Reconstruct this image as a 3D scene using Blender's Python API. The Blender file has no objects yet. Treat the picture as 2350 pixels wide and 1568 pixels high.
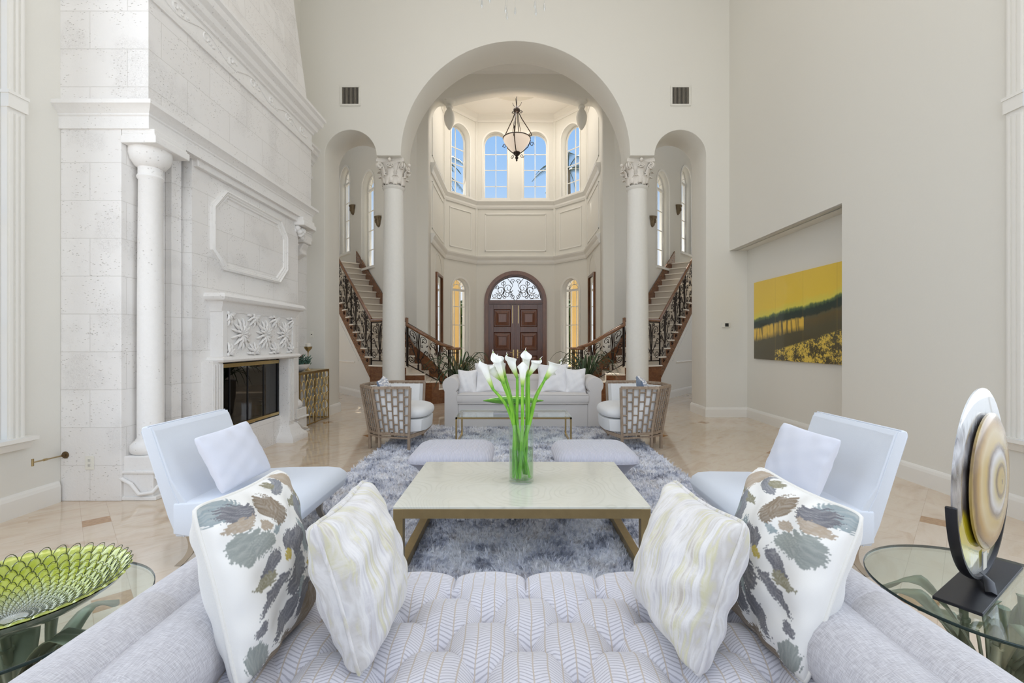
import bpy, bmesh, math, random
from mathutils import Vector, Matrix, Euler
random.seed(7)
SC = bpy.context.scene
COL = SC.collection
PI = math.pi
F = 2350 * 16.0 / 36.0
VX, VY, EYE = 1183.0, 785.0, 1.4

# ------------------------------------------------------------------ camera
cam_d = bpy.data.cameras.new('camera')
cam_d.lens = 16.0; cam_d.sensor_width = 36.0
cam_d.shift_x = (1175.0 - VX) / 2350.0
cam_d.shift_y = (VY - 784.0) / 2350.0
cam_d.clip_start = 0.05; cam_d.clip_end = 300
cam = bpy.data.objects.new('camera', cam_d); COL.objects.link(cam)
cam.location = (0, 0, EYE); cam.rotation_euler = (PI / 2, 0, 0)
SC.camera = cam

# ------------------------------------------------------------------ exposure
SC.view_settings.view_transform = 'Standard'
SC.view_settings.look = 'None'
SC.view_settings.exposure = 0.0
SC.view_settings.gamma = 1.0
SC.view_settings.use_curve_mapping = False
SC.cycles.max_bounces = 10
SC.cycles.diffuse_bounces = 5
SC.cycles.glossy_bounces = 4
SC.cycles.transmission_bounces = 8
SC.cycles.transparent_max_bounces = 16
SC.cycles.caustics_reflective = False
SC.cycles.caustics_refractive = False
SC.cycles.sample_clamp_indirect = 6.0
SC.cycles.use_denoising = True
SC.cycles.adaptive_threshold = 0.02

# ------------------------------------------------------------------ sky
W = bpy.data.worlds.new('sky'); SC.world = W; W.use_nodes = True
nt = W.node_tree; nt.nodes.clear()
o_ = nt.nodes.new('ShaderNodeOutputWorld'); bg = nt.nodes.new('ShaderNodeBackground')
tc = nt.nodes.new('ShaderNodeTexCoord'); sp = nt.nodes.new('ShaderNodeSeparateXYZ')
rp = nt.nodes.new('ShaderNodeValToRGB')
nt.links.new(tc.outputs['Generated'], sp.inputs[0]); nt.links.new(sp.outputs['Z'], rp.inputs[0])
rp.color_ramp.elements[0].position = 0.0; rp.color_ramp.elements[0].color = (0.92, 0.95, 1.0, 1)
rp.color_ramp.elements[1].position = 0.75; rp.color_ramp.elements[1].color = (0.20, 0.42, 0.85, 1)
e_ = rp.color_ramp.elements.new(0.20); e_.color = (0.82, 0.89, 1.0, 1)
e_ = rp.color_ramp.elements.new(0.31); e_.color = (0.45, 0.66, 0.97, 1)
e_ = rp.color_ramp.elements.new(0.46); e_.color = (0.30, 0.55, 0.95, 1)
nt.links.new(rp.outputs[0], bg.inputs[0]); bg.inputs[1].default_value = 1.0
nt.links.new(bg.outputs[0], o_.inputs[0])

def lamp(name, kind, loc, rot, energy, color=(1, 1, 1), size=(1, 1), spread=None):
    d = bpy.data.lights.new(name, kind); d.energy = energy; d.color = color
    if kind == 'AREA':
        d.shape = 'RECTANGLE'; d.size, d.size_y = size
        if spread: d.spread = spread
    elif kind == 'SUN': d.angle = size[0]
    else: d.shadow_soft_size = size[0]
    o = bpy.data.objects.new(name, d); COL.objects.link(o)
    o.location = loc; o.rotation_euler = rot
    return o

# daylight: sun from beyond the entrance, sky light entering by the tall windows behind and beside the camera, then added fill lamps
lamp('sun', 'SUN', (0, 20, 20), Vector((-1.1, 4.3, 5.1)).to_track_quat('Z', 'Y').to_euler(), 9.0, (1, .93, .83), (0.01, 0))
lamp('rear_window_daylight', 'AREA', (0, -3.3, 3.9), (PI / 2 - .22, 0, 0), 205, (0.90, 0.95, 1.0), (7.0, 6.8))
lamp('left_window_daylight', 'AREA', (-3.85, 1.6, 3.6), (PI / 2, 0, -PI / 2), 85, (0.92, 0.96, 1.0), (2.6, 5.0))
lamp('right_window_daylight', 'AREA', (3.85, 1.6, 3.6), (PI / 2, 0, PI / 2), 85, (0.92, 0.96, 1.0), (2.6, 5.0))
lamp('ceiling_fill_light', 'AREA', (0, 2.2, 9.0), (0, 0, 0), 85, (1, .94, .86), (6, 7))  # added fill under the main ceiling, not a fixture of the room
lamp('hall_fill_light_west', 'AREA', (-7.6, 10.4, 4.6), (PI / 2, 0, -PI / 2), 28, (1, .96, .90), (2.2, 6))  # added lamp to brighten the hall from its unseen west end
lamp('hall_fill_light_east', 'AREA', (7.6, 10.4, 4.6), (PI / 2, 0, PI / 2), 28, (1, .96, .90), (2.2, 6))  # same added fill from the unseen east end
lamp('foyer_fill_light', 'AREA', (0, 13.3, 8.85), (0, 0, 0), 72, (1, .96, .91), (2.4, 2.0))  # added to lighten the foyer; no cove lighting there

# ------------------------------------------------------------------ mesh helpers
def P(px, py, Y):
    return Vector(((px - VX) * Y / F, Y, EYE + (VY - py) * Y / F))

def link(name, me, m=None, parent=None, smooth=None, kind=None, label=None, cat=None, group=None, bevel=None, mods=()):
    o = bpy.data.objects.new(name, me); COL.objects.link(o)
    for x in (m if isinstance(m, (list, tuple)) else [m]):
        if x is not None: me.materials.append(x)
    if smooth is not None:
        for p in me.polygons: p.use_smooth = True
        if smooth < 180: me.set_sharp_from_angle(angle=math.radians(smooth))
    if parent is not None: o.parent = parent
    tag(o, label, cat, group, kind)
    if bevel:
        b = o.modifiers.new('bevel', 'BEVEL'); b.width = bevel; b.segments = 2; b.limit_method = 'ANGLE'; b.angle_limit = math.radians(40)
    for kind_, kw in mods:
        md = o.modifiers.new(kind_.lower(), kind_)
        for k, v in kw.items(): setattr(md, k, v)
    return o

def tag(o, label=None, cat=None, group=None, kind=None):
    if label: o['label'] = label
    if cat: o['category'] = cat
    if group: o['group'] = group
    if kind: o['kind'] = kind
    return o

def empty(name, loc=(0, 0, 0), label=None, cat=None, group=None, rotz=0, kind=None):
    o = bpy.data.objects.new(name, None); COL.objects.link(o)
    o.location = loc; o.rotation_euler = (0, 0, rotz); o.empty_display_size = 0.1
    return tag(o, label, cat, group, kind)

def setp(o, parent):
    """parent keeping world placement (parents are unrotated empties)"""
    o.parent = parent
    o.matrix_parent_inverse = Matrix.Translation(-parent.location) if parent.rotation_euler.z == 0 else parent.matrix_basis.inverted()
    return o

class MB:
    def __init__(s, fn=None): s.bm = bmesh.new(); s.fn = fn; s.mi = 0
    def v(s, p):
        return s.bm.verts.new(s.fn(Vector(p)) if s.fn else p)
    def face(s, vs):
        try:
            f = s.bm.faces.new(vs); f.material_index = s.mi; return f
        except ValueError: return None
    def box(s, x0, x1, y0, y1, z0, z1):
        c = [s.v(p) for p in ((x0, y0, z0), (x1, y0, z0), (x1, y1, z0), (x0, y1, z0), (x0, y0, z1), (x1, y0, z1), (x1, y1, z1), (x0, y1, z1))]
        for q in ((3, 2, 1, 0), (4, 5, 6, 7), (0, 1, 5, 4), (1, 2, 6, 5), (2, 3, 7, 6), (3, 0, 4, 7)): s.face([c[i] for i in q])
        return s
    def hexa(s, lo, hi):
        """lo, hi: matching rings of points; closes both ends"""
        a = [s.v(p) for p in lo]; b = [s.v(p) for p in hi]; n = len(a)
        for i in range(n): s.face([a[i], a[(i + 1) % n], b[(i + 1) % n], b[i]])
        s.face(a[::-1]); s.face(b); return s
    def rings(s, rs, cap=True, closed=True):
        prev = None; first = None
        for r in rs:
            cur = [s.v(p) for p in r]; n = len(cur)
            if prev:
                for i in range(n if closed else n - 1): s.face([prev[i], prev[(i + 1) % n], cur[(i + 1) % n], cur[i]])
            else: first = cur
            prev = cur
        if cap: s.face(first[::-1]); s.face(prev)
        return s
    def tube(s, pts, r, n=6, closed=False, cap=True, flat=1.0):
        pts = [Vector(p) for p in pts]
        m = len(pts)
        rr = r if isinstance(r, (list, tuple)) else [r] * m
        T = []
        for i in range(m):
            a = pts[(i - 1) % m] if (closed or i > 0) else pts[i]
            b = pts[(i + 1) % m] if (closed or i < m - 1) else pts[i]
            t = (b - a); T.append(t.normalized() if t.length > 1e-9 else Vector((0, 0, 1)))
        up = Vector((0, 0, 1)) if abs(T[0].z) < .9 else Vector((1, 0, 0))
        N = (up - T[0] * up.dot(T[0])).normalized()
        rs = []
        for i in range(m):
            N = (N - T[i] * N.dot(T[i]))
            N = N.normalized() if N.length > 1e-6 else T[i].orthogonal().normalized()
            B = T[i].cross(N)
            rs.append([pts[i] + (N * math.cos(2 * PI * k / n) + B * math.sin(2 * PI * k / n) * flat) * rr[i] for k in range(n)])
        if closed: rs.append(rs[0])
        return s.rings(rs, cap=cap and not closed)
    def bar(s, a, b, w, h=None):
        """square bar from a to b"""
        a = Vector(a); b = Vector(b); h = h or w
        t = (b - a).normalized(); up = Vector((0, 0, 1)) if abs(t.z) < .95 else Vector((0, 1, 0))
        x = t.cross(up).normalized() * w / 2; y = x.cross(t).normalized() * h / 2
        q = [x + y, -x + y, -x - y, x - y]
        return s.hexa([a + k for k in q], [b + k for k in q])
    def lathe(s, prof, c=(0, 0, 0), n=28, cap=True, a0=0, sy=1.0):
        c = Vector(c)
        rs = [[c + Vector((r * math.cos(a0 + 2 * PI * k / n), r * sy * math.sin(a0 + 2 * PI * k / n), z)) for k in range(n)] for r, z in prof]
        return s.rings(rs, cap=cap)
    def ball(s, c, rx, ry=None, rz=None, n=10, m=7):
        ry = ry or rx; rz = rz or rx; c = Vector(c)
        rs = []
        for j in range(m + 1):
            a = -PI / 2 + PI * j / m; q = max(.02, math.cos(a))
            rs.append([c + Vector((rx * q * math.cos(2 * PI * k / n), ry * q * math.sin(2 * PI * k / n), rz * math.sin(a))) for k in range(n)])
        return s.rings(rs)
    def sweep(s, path, prof, closed=False, side=1):
        """mitred sweep of profile [(d, z)] along plan path [(x, y)]; d is measured to the left (side=1) of travel"""
        n = len(path); rs = []
        for i in range(n):
            p = Vector(path[i])
            a = Vector(path[(i - 1) % n]) if (closed or i > 0) else None
            b = Vector(path[(i + 1) % n]) if (closed or i < n - 1) else None
            t1 = (p - a).normalized() if a is not None else (b - p).normalized()
            t2 = (b - p).normalized() if b is not None else t1
            n1 = Vector((-t1.y, t1.x)); n2 = Vector((-t2.y, t2.x)); m = (n1 + n2)
            m = m / max(.2, m.dot(n1)) if m.length > 1e-6 else n1
            rs.append([Vector((p.x + m.x * d * side, p.y + m.y * d * side, z)) for d, z in prof])
        if closed: rs.append(rs[0])
        return s.rings(rs, cap=not closed)
    def grid(s, fn, nu, nv, wrapu=False):
        vs = [[s.v(fn(i / nu, j / nv)) for j in range(nv + 1)] for i in range(nu + (0 if wrapu else 1))]
        m = len(vs)
        for i in range(m if wrapu else m - 1):
            for j in range(nv): s.face([vs[i][j], vs[(i + 1) % m][j], vs[(i + 1) % m][j + 1], vs[i][j + 1]])
        return vs
    def mesh(s, recalc=True):
        if recalc: bmesh.ops.recalc_face_normals(s.bm, faces=s.bm.faces[:])
        me = bpy.data.meshes.new('m'); s.bm.to_mesh(me); s.bm.free(); return me
    def build(s, name, m, parent=None, recalc=True, **kw):
        return link(name, s.mesh(recalc), m, parent, **kw)

def arc(cx, cz, r, a0, a1, n=24, rz=None):
    rz = rz or r
    return [(cx + r * math.cos(math.radians(a0 + (a1 - a0) * i / n)), cz + rz * math.sin(math.radians(a0 + (a1 - a0) * i / n))) for i in range(n + 1)]

def arched(cx, hw, z0, ztop, n=20):
    """outline of a round headed opening"""
    zs = ztop - hw
    return [(cx - hw, z0), (cx + hw, z0)] + arc(cx, zs, hw, 0, 180, n)

def slab(outer, holes, t):
    """flat plate with holes, x right, y up, z 0..t, as a mesh"""
    cu = bpy.data.curves.new('c', 'CURVE'); cu.dimensions = '2D'; cu.fill_mode = 'BOTH'; cu.extrude = t / 2
    for pts in [outer] + list(holes):
        clean = []
        for p in pts:
            if not clean or (Vector(p) - Vector(clean[-1])).length > 1e-5: clean.append(p)
        if (Vector(clean[0]) - Vector(clean[-1])).length < 1e-5: clean.pop()
        sp_ = cu.splines.new('POLY'); sp_.points.add(len(clean) - 1); sp_.use_cyclic_u = True
        for q, p in zip(sp_.points, clean): q.co = (p[0], p[1], 0, 1)
    o = bpy.data.objects.new('c', cu)
    COL.objects.link(o)
    dg = bpy.context.evaluated_depsgraph_get()
    me = bpy.data.meshes.new_from_object(o.evaluated_get(dg))
    bpy.data.objects.remove(o); bpy.data.curves.remove(cu)
    for v in me.vertices: v.co.z += t / 2
    return me

def place(me, origin, u, n):
    """map slab coordinates onto origin + x*u + y*up + z*n"""
    O = Vector(origin); U = Vector((u[0], u[1], 0)).normalized(); N = Vector((n[0], n[1], 0)).normalized()
    bm = bmesh.new(); bm.from_mesh(me)
    for v in bm.verts: v.co = O + U * v.co.x + Vector((0, 0, 1)) * v.co.y + N * v.co.z
    bmesh.ops.remove_doubles(bm, verts=bm.verts[:], dist=1e-5)
    bmesh.ops.recalc_face_normals(bm, faces=bm.faces[:])
    bm.to_mesh(me); bm.free(); return me

def join(mes):
    bm = bmesh.new()
    for me in mes: bm.from_mesh(me); bpy.data.meshes.remove(me)
    me = bpy.data.meshes.new('m'); bm.to_mesh(me); bm.free(); return me

def copy_tree(o, parent=None):
    c = o.copy(); COL.objects.link(c)
    if parent is not None: c.parent = parent
    for ch in list(o.children): copy_tree(ch, c)
    return c

# ------------------------------------------------------------------ materials
class NT:
    def __init__(s, name):
        s.m = bpy.data.materials.new(name); s.m.use_nodes = True; s.t = s.m.node_tree; s.t.nodes.clear()
        s.out = s.t.nodes.new('ShaderNodeOutputMaterial')
    def n(s, typ, **kw):
        nd = s.t.nodes.new('ShaderNode' + typ)
        for k, v in kw.items():
            if k.startswith('i_'):
                nd.inputs[k[2:].replace('_', ' ')].default_value = v
            else: setattr(nd, k, v)
        return nd
    def l(s, a, b): s.t.links.new(a, b)
    def val(s, x, sock):
        if isinstance(x, (int, float)): sock.default_value = x
        elif isinstance(x, (tuple, list)): sock.default_value = tuple(x) + ((1,) if len(x) == 3 and len(sock.default_value) == 4 else ())
        else: s.l(x, sock)
    def math(s, op, a, b=None, c=None, clamp=False):
        nd = s.t.nodes.new('ShaderNodeMath'); nd.operation = op; nd.use_clamp = clamp
        for i, x in enumerate((a, b, c)):
            if x is not None: s.val(x, nd.inputs[i])
        return nd.outputs[0]
    def mix(s, f, a, b, blend='MIX'):
        nd = s.t.nodes.new('ShaderNodeMix'); nd.data_type = 'RGBA'; nd.blend_type = blend
        s.val(f, nd.inputs[0]); s.val(a, nd.inputs[6]); s.val(b, nd.inputs[7]); return nd.outputs[2]
    def ramp(s, x, stops, interp='LINEAR'):
        nd = s.t.nodes.new('ShaderNodeValToRGB'); cr = nd.color_ramp; cr.interpolation = interp
        for i, (p, c) in enumerate(stops):
            e = cr.elements[i] if i < 2 else cr.elements.new(p)
            e.position = p; e.color = tuple(c) + (1,) if len(c) == 3 else c
        s.l(x, nd.inputs[0]); return nd.outputs[0]
    def co(s, kind='Object', scale=(1, 1, 1), rot=(0, 0, 0), loc=(0, 0, 0)):
        t = s.n('TexCoord').outputs[kind] if kind != 'World' else s.n('NewGeometry').outputs['Position']
        mp = s.n('Mapping'); mp.inputs['Scale'].default_value = scale; mp.inputs['Rotation'].default_value = rot; mp.inputs['Location'].default_value = loc
        s.l(t, mp.inputs[0]); return mp.outputs[0]
    def noise(s, vec, scale, detail=3, rough=.5, dist=0, out=0):
        nd = s.n('TexNoise'); s.l(vec, nd.inputs['Vector'])
        nd.inputs['Scale'].default_value = scale; nd.inputs['Detail'].default_value = detail
        nd.inputs['Roughness'].default_value = rough; nd.inputs['Distortion'].default_value = dist
        return nd.outputs[out]
    def xyz(s, vec):
        nd = s.n('SeparateXYZ'); s.l(vec, nd.inputs[0]); return nd.outputs
    def comb(s, x, y, z=0.0):
        nd = s.n('CombineXYZ')
        for i, q in enumerate((x, y, z)): s.val(q, nd.inputs[i])
        return nd.outputs[0]
    def bump(s, h, strength=.3, dist=.01):
        nd = s.n('Bump'); nd.inputs['Strength'].default_value = strength; nd.inputs['Distance'].default_value = dist
        s.l(h, nd.inputs['Height']); return nd.outputs[0]
    def bsdf(s, color, rough=.5, metal=0.0, normal=None, **kw):
        b = s.n('BsdfPrincipled'); s.val(color, b.inputs['Base Color']); s.val(rough, b.inputs['Roughness']); s.val(metal, b.inputs['Metallic'])
        for k, v in kw.items(): s.val(v, b.inputs[k.replace('_', ' ')])
        if normal is not None: s.l(normal, b.inputs['Normal'])
        s.l(b.outputs[0], s.out.inputs[0]); return s.m

def simple(name, c, rough=.5, metal=0, var=.06, scale=8, bump=0, **kw):
    t = NT(name); v = t.co()
    n = t.noise(v, scale, 4)
    col = t.mix(n, tuple(x * (1 - var) for x in c), tuple(min(1, x * (1 + var)) for x in c))
    return t.bsdf(col, rough, metal, t.bump(n, bump, .01) if bump else None, **kw)

M = {}
M['plaster'] = simple('cream_plaster', (.76, .74, .68), .75, scale=60, var=.012, bump=.05)
M['plaster_white'] = simple('white_plaster', (.86, .83, .79), .7, scale=50, var=.012)
M['trim'] = simple('ivory_trim_paint', (.82, .80, .75), .4, var=.01)
M['ceil'] = simple('ceiling_paint', (.88, .85, .80), .8, var=.01)

def m_stone():
    t = NT('coral_stone'); g = t.n('NewGeometry').outputs['Position']; x = t.xyz(g)
    u = t.math('ADD', x[0], x[1]); v2 = t.comb(t.math('ADD', u, .07), t.math('ADD', x[2], .02), 0)
    br = t.n('TexBrick'); t.l(v2, br.inputs['Vector']); br.inputs['Scale'].default_value = 1
    br.inputs['Mortar Size'].default_value = .0035; br.inputs['Brick Width'].default_value = .66; br.inputs['Row Height'].default_value = .333
    br.inputs['Mortar Smooth'].default_value = .3
    br.inputs['Color1'].default_value = (.825, .805, .78, 1); br.inputs['Color2'].default_value = (.86, .845, .825, 1); br.inputs['Mortar'].default_value = (.70, .68, .65, 1)
    n1 = t.noise(g, 30, 5, .65, .6); n2 = t.noise(g, 3, 4)
    vo = t.n('TexVoronoi'); t.l(t.co('World', scale=(1, 1, 2.4)), vo.inputs['Vector']); vo.inputs['Scale'].default_value = 26; vo.inputs['Randomness'].default_value = 1
    pit = t.math('MULTIPLY', t.ramp(vo.outputs['Distance'], [(0.10, (1, 1, 1)), (.24, (0, 0, 0))]), t.ramp(t.noise(g, 4.5, 3), [(.44, (0, 0, 0)), (.58, (1, 1, 1))]))
    worm = t.math('MULTIPLY', t.ramp(t.noise(g, 42, 2, .5, 2.2), [(.48, (0, 0, 0)), (.5, (1, 1, 1)), (.53, (0, 0, 0))]), t.ramp(t.noise(g, 2.6, 2), [(.56, (0, 0, 0)), (.62, (1, 1, 1))]))
    hole = t.math('MAXIMUM', pit, t.math('MULTIPLY', worm, .5))
    c = t.mix(t.math('MULTIPLY', n2, .35), br.outputs['Color'], (.78, .75, .73))
    c = t.mix(t.math('MULTIPLY', hole, .62), c, (.40, .36, .33))
    h = t.math('SUBTRACT', t.math('MULTIPLY', n1, .35), t.math('ADD', t.math('MULTIPLY', hole, .8), t.math('MULTIPLY', br.outputs['Fac'], .7)))
    return t.bsdf(c, .85, 0, t.bump(h, .5, .012))
M['stone'] = m_stone()

def m_stone_plain():
    t = NT('carved_coral_stone'); g = t.n('NewGeometry').outputs['Position']
    n1 = t.noise(g, 30, 5, .65, .6)
    vo = t.n('TexVoronoi'); t.l(g, vo.inputs['Vector']); vo.inputs['Scale'].default_value = 30
    pit = t.math('MULTIPLY', t.ramp(vo.outputs['Distance'], [(0.08, (1, 1, 1)), (.22, (0, 0, 0))]), t.ramp(t.noise(g, 4.5, 3), [(.46, (0, 0, 0)), (.62, (1, 1, 1))]))
    c = t.mix(n1, (.80, .78, .755), (.87, .855, .835)); c = t.mix(t.math('MULTIPLY', pit, .5), c, (.47, .43, .40))
    return t.bsdf(c, .85, 0, t.bump(t.math('SUBTRACT', t.math('MULTIPLY', n1, .4), pit), .5, .01))
M['stone2'] = m_stone_plain()

def m_floor():
    t = NT('polished_travertine'); g = t.n('NewGeometry').outputs['Position']; x = t.xyz(g)
    s = 1 / math.sqrt(2); Lp = 1.54; w = .165
    p = t.math('MULTIPLY', t.math('ADD', x[0], x[1]), s); q = t.math('MULTIPLY', t.math('SUBTRACT', x[1], x[0]), s)
    def frac(a): return t.math('FLOORED_MODULO', t.math('ADD', a, -.2 + w / 2 + 20 * Lp), Lp)
    fp, fq = frac(p), frac(q)
    sp_, sq = t.math('LESS_THAN', fp, w), t.math('LESS_THAN', fq, w)
    inset = t.math('MULTIPLY', sp_, sq)
    def line(a):
        ls = None
        for c in (0, w, w + (Lp - w) / 3, w + 2 * (Lp - w) / 3, Lp):
            k = t.math('LESS_THAN', t.math('ABSOLUTE', t.math('SUBTRACT', a, c)), .0016)
            ls = k if ls is None else t.math('MAXIMUM', ls, k)
        return ls
    joint = t.math('MAXIMUM', line(fp), line(fq))
    cell = t.n('TexWhiteNoise'); cell.noise_dimensions = '3D'
    t.l(t.comb(t.math('FLOOR', t.math('DIVIDE', t.math('SUBTRACT', p, .28), .4583)), t.math('FLOOR', t.math('DIVIDE', t.math('SUBTRACT', q, .28), .4583)), 1), cell.inputs['Vector'])
    vein = t.noise(t.comb(t.math('MULTIPLY', p, 1.2), t.math('MULTIPLY', q, 3.2), t.math('MULTIPLY', cell.outputs['Value'], 9)), 1.5, 7, .6, .8)
    c = t.ramp(vein, [(.30, (.56, .42, .29)), (.44, (.66, .53, .40)), (.56, (.70, .59, .46)), (.72, (.60, .46, .32))])
    c = t.mix(t.math('MULTIPLY', cell.outputs['Value'], .30), c, (.74, .63, .52))
    c = t.mix(t.math('MULTIPLY', joint, .45), c, (.40, .29, .2))
    ins = t.ramp(t.noise(g, 40, 3), [(.3, (.36, .19, .08)), (.7, (.50, .29, .13))])
    c = t.mix(inset, c, ins)
    return t.bsdf(c, .07, 0, t.bump(joint, .1, .002), Coat_Weight=.3, Coat_Roughness=.03)
M['floor'] = m_floor()

def m_wood(name, c1, c2, rough=.3, axis=(1, 1, .12)):
    t = NT(name); v = t.co(scale=axis)
    n = t.noise(v, 18, 5, .6, 1.2)
    c = t.ramp(n, [(.3, c1), (.7, c2)])
    return t.bsdf(c, rough, 0, t.bump(n, .08, .003), Coat_Weight=.25, Coat_Roughness=.15)
M['door_wood'] = m_wood('mahogany_door_wood', (.075, .022, .012), (.14, .046, .024))
M['door_panel_wood'] = m_wood('warm_mahogany_panel', (.11, .034, .014), (.19, .066, .026))
M['casing_wood'] = m_wood('walnut_casing_wood', (.11, .036, .011), (.21, .078, .026))
M['stair_wood'] = m_wood('stained_stair_wood', (.11, .035, .010), (.22, .085, .028), .22, (.3, 1, 1))
M['rail_wood'] = m_wood('polished_handrail_wood', (.15, .065, .028), (.26, .125, .06), .16, (.3, .3, 1))
M['riser'] = simple('shaded_cream_riser_stone', (.60, .53, .44), .4, var=.05, scale=5)  # risers darker, treads lighter: shade on the stairs put into the colours
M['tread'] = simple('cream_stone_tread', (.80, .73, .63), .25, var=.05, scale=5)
M['iron'] = simple('dark_wrought_iron', (.035, .025, .020), .42, .7, var=.2, scale=40)
M['bronze'] = simple('aged_bronze', (.16, .105, .055), .42, .8, var=.3, scale=30)
M['brass'] = simple('brushed_brass', (.50, .37, .17), .30, 1, var=.1, scale=60)
M['brass_dark'] = simple('antique_brass_frame', (.44, .335, .17), .42, 1, var=.12, scale=20)
M['gold_leaf'] = simple('gold_leaf_metal', (.62, .47, .22), .30, 1, var=.15, scale=50)
M['black'] = simple('matte_black_metal', (.016, .016, .02), .38, .3, var=.1)
M['dark'] = simple('dark_recess', (.02, .018, .016), .8, 0)
M['vent'] = simple('vent_white_metal', (.74, .72, .66), .5)
M['plate'] = simple('ivory_plate_plastic', (.80, .78, .70), .4)
M['wax'] = simple('candle_wax', (.88, .84, .76), .5)
M['bronze_dark'] = simple('vent_dark_slats', (.30, .27, .22), .5)
M['sconce'] = simple('sconce_bronze', (.17, .125, .07), .5, .4, var=.35, scale=25)
M['book'] = simple('grey_book_cover', (.42, .41, .43), .5)
M['terracotta'] = simple('dark_glazed_pot', (.20, .18, .16), .4)

def m_clear(name, tint=(1, 1, 1), gloss=.08, rough=.0, col=(1, 1, 1)):
    t = NT(name); tr = t.n('BsdfTransparent'); tr.inputs[0].default_value = tuple(tint) + (1,)
    gl = t.n('BsdfGlossy'); gl.inputs['Roughness'].default_value = rough; gl.inputs['Color'].default_value = tuple(col) + (1,)
    ge = t.n('NewGeometry'); dp = t.n('VectorMath', operation='DOT_PRODUCT'); t.l(ge.outputs['Incoming'], dp.inputs[0]); t.l(ge.outputs['Normal'], dp.inputs[1])
    q = t.math('POWER', t.math('SUBTRACT', 1.0, t.math('ABSOLUTE', dp.outputs['Value']), clamp=True), 5.0)
    mx = t.n('MixShader'); f = t.math('ADD', t.math('MULTIPLY', q, .85), gloss, clamp=True)
    t.l(f, mx.inputs[0]); t.l(tr.outputs[0], mx.inputs[1]); t.l(gl.outputs[0], mx.inputs[2]); t.l(mx.outputs[0], t.out.inputs[0])
    return t.m
M['pane'] = m_clear('window_glass', (.97, .98, .98), .0)
M['fire_glass'] = m_clear('smoked_fireplace_glass', (.30, .28, .26), .10, .0, (.8, .8, .8))
M['table_glass'] = m_clear('clear_table_glass', (.90, .95, .93), .04)
M['glass_edge'] = simple('dark_green_glass_edge', (.012, .03, .026), .08, 0)
M['vase_glass'] = m_clear('vase_glass', (.93, .96, .94), .03)
M['water'] = m_clear('vase_water', (.80, .90, .74), .02)
# ================================================================== ARCHITECTURE
YA, YB = 8.47, 9.17        # arcade wall front and back plane
# floor
MB().box(-9, 9, -5, 17.0, -.1, 0).build('floor', M['floor'], kind='structure', label='polished cream travertine floor laid diagonally with small brown insets')

# main room shell
HZ = 9.1
def plain_wall(name, x0, x1, y0, y1, z0, z1, m='plaster', **kw):
    return MB().box(x0, x1, y0, y1, z0, z1).build(name, M[m], kind='structure', **kw)
plain_wall('ceiling_main', -4.3, 4.6, -4, YA, HZ, HZ + .1, 'ceil')

def wall(name, origin, u, n, outer, holes, t, m='plaster', **kw):
    return link(name, place(slab(outer, holes, t), origin, u, n), M[m], kind='structure', **kw)

# left wall: tall window near the camera; right wall: niche and the twin window
def window_tall(idx, sx):
    """fluted white casing of the tall side window"""
    y0, y1, z0, z1 = 0.2, 3.54, .64, 8.3
    X = sx * 4.0
    root = empty('window_%d' % idx, (X, (y0 + y1) / 2, z0), kind='structure', label='tall white cased window beside the %s' % ('fireplace wall' if sx < 0 else 'long right wall'))
    fn = lambda p: Vector((X - sx * p.x, p.y, p.z))
    b = MB(fn)
    for a, c in ((y1, y1 + .13), (y0 - .13, y0)):
        b.box(.0, .045, a, c, z0, z1 + .2)
        for k in range(3):
            b.box(.045, .055, a + .015 + k * .038, a + .035 + k * .038, z0, 3.20)
            b.box(.045, .055, a + .015 + k * .038, a + .035 + k * .038, 3.37, z1)
        b.box(.0, .062, a - .005, c + .01, 3.235, 3.36)
        b.box(.0, .07, a - .01, c + .015, 3.34, 3.365)
    b.box(.0, .045, y0 - .13, y1 + .13, z1, z1 + .13)
    setp(b.build('window_casing', M['trim']), root)
    b = MB(fn); b.sweep([(.0, y0 - .17), (.0, y1 + .17)], [(0, z0 - .10), (-.05, z0 - .10), (-.07, z0 - .06), (-.07, z0 - .045), (-.12, z0 - .03), (-.12, z0), (0, z0)], side=1)
    setp(b.build('window_sill', M['trim']), root)
    b = MB(fn)
    for y in [y0 + (y1 - y0) * k / 4 for k in range(5)]: b.box(-.11, -.08, y - .02, y + .02, z0, z1)
    for k in range(10): z = z0 + (z1 - z0) * k / 9; b.box(-.11, -.08, y0, y1, z - .02, z + .02)
    setp(b.build('window_muntins', M['trim']), root)
    setp(MB(fn).box(-.098, -.092, y0, y1, z0, z1).build('window_pane', M['pane']), root)
window_tall(1, -1); window_tall(2, 1)
WOPEN = [(0.2, .64), (3.54, .64), (3.54, 8.3), (0.2, 8.3)]
wall('wall_left', (-4.0, 0, 0), (0, 1), (-1, 0), [(-4, 0), (YA, 0), (YA, HZ), (-4, HZ)], [WOPEN], .14, label='cream left wall with the stone fireplace')
NY = 5.55; NZ = 3.095
MB().box(4.121, 4.4, NY - .14, NY, 0, NZ).build('wall_niche_side', M['plaster'], kind='structure'); MB().box(3.98 + .13, 4.4, NY, YA, NZ, NZ + .14).build('wall_niche_head', M['plaster'], kind='structure')
wall('wall_right', (3.98, 0, 0), (0, 1), (1, 0), [(-4, 0), (NY - .001, 0), (NY - .001, NZ), (YA, NZ), (YA, HZ), (-4, HZ)], [WOPEN], .14, label='cream right wall with a shallow art niche')
plain_wall('wall_niche', 4.314, 4.5, NY - .12, YA + .3, 0, NZ + .3, label='back of the shallow niche behind the yellow painting')
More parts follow.
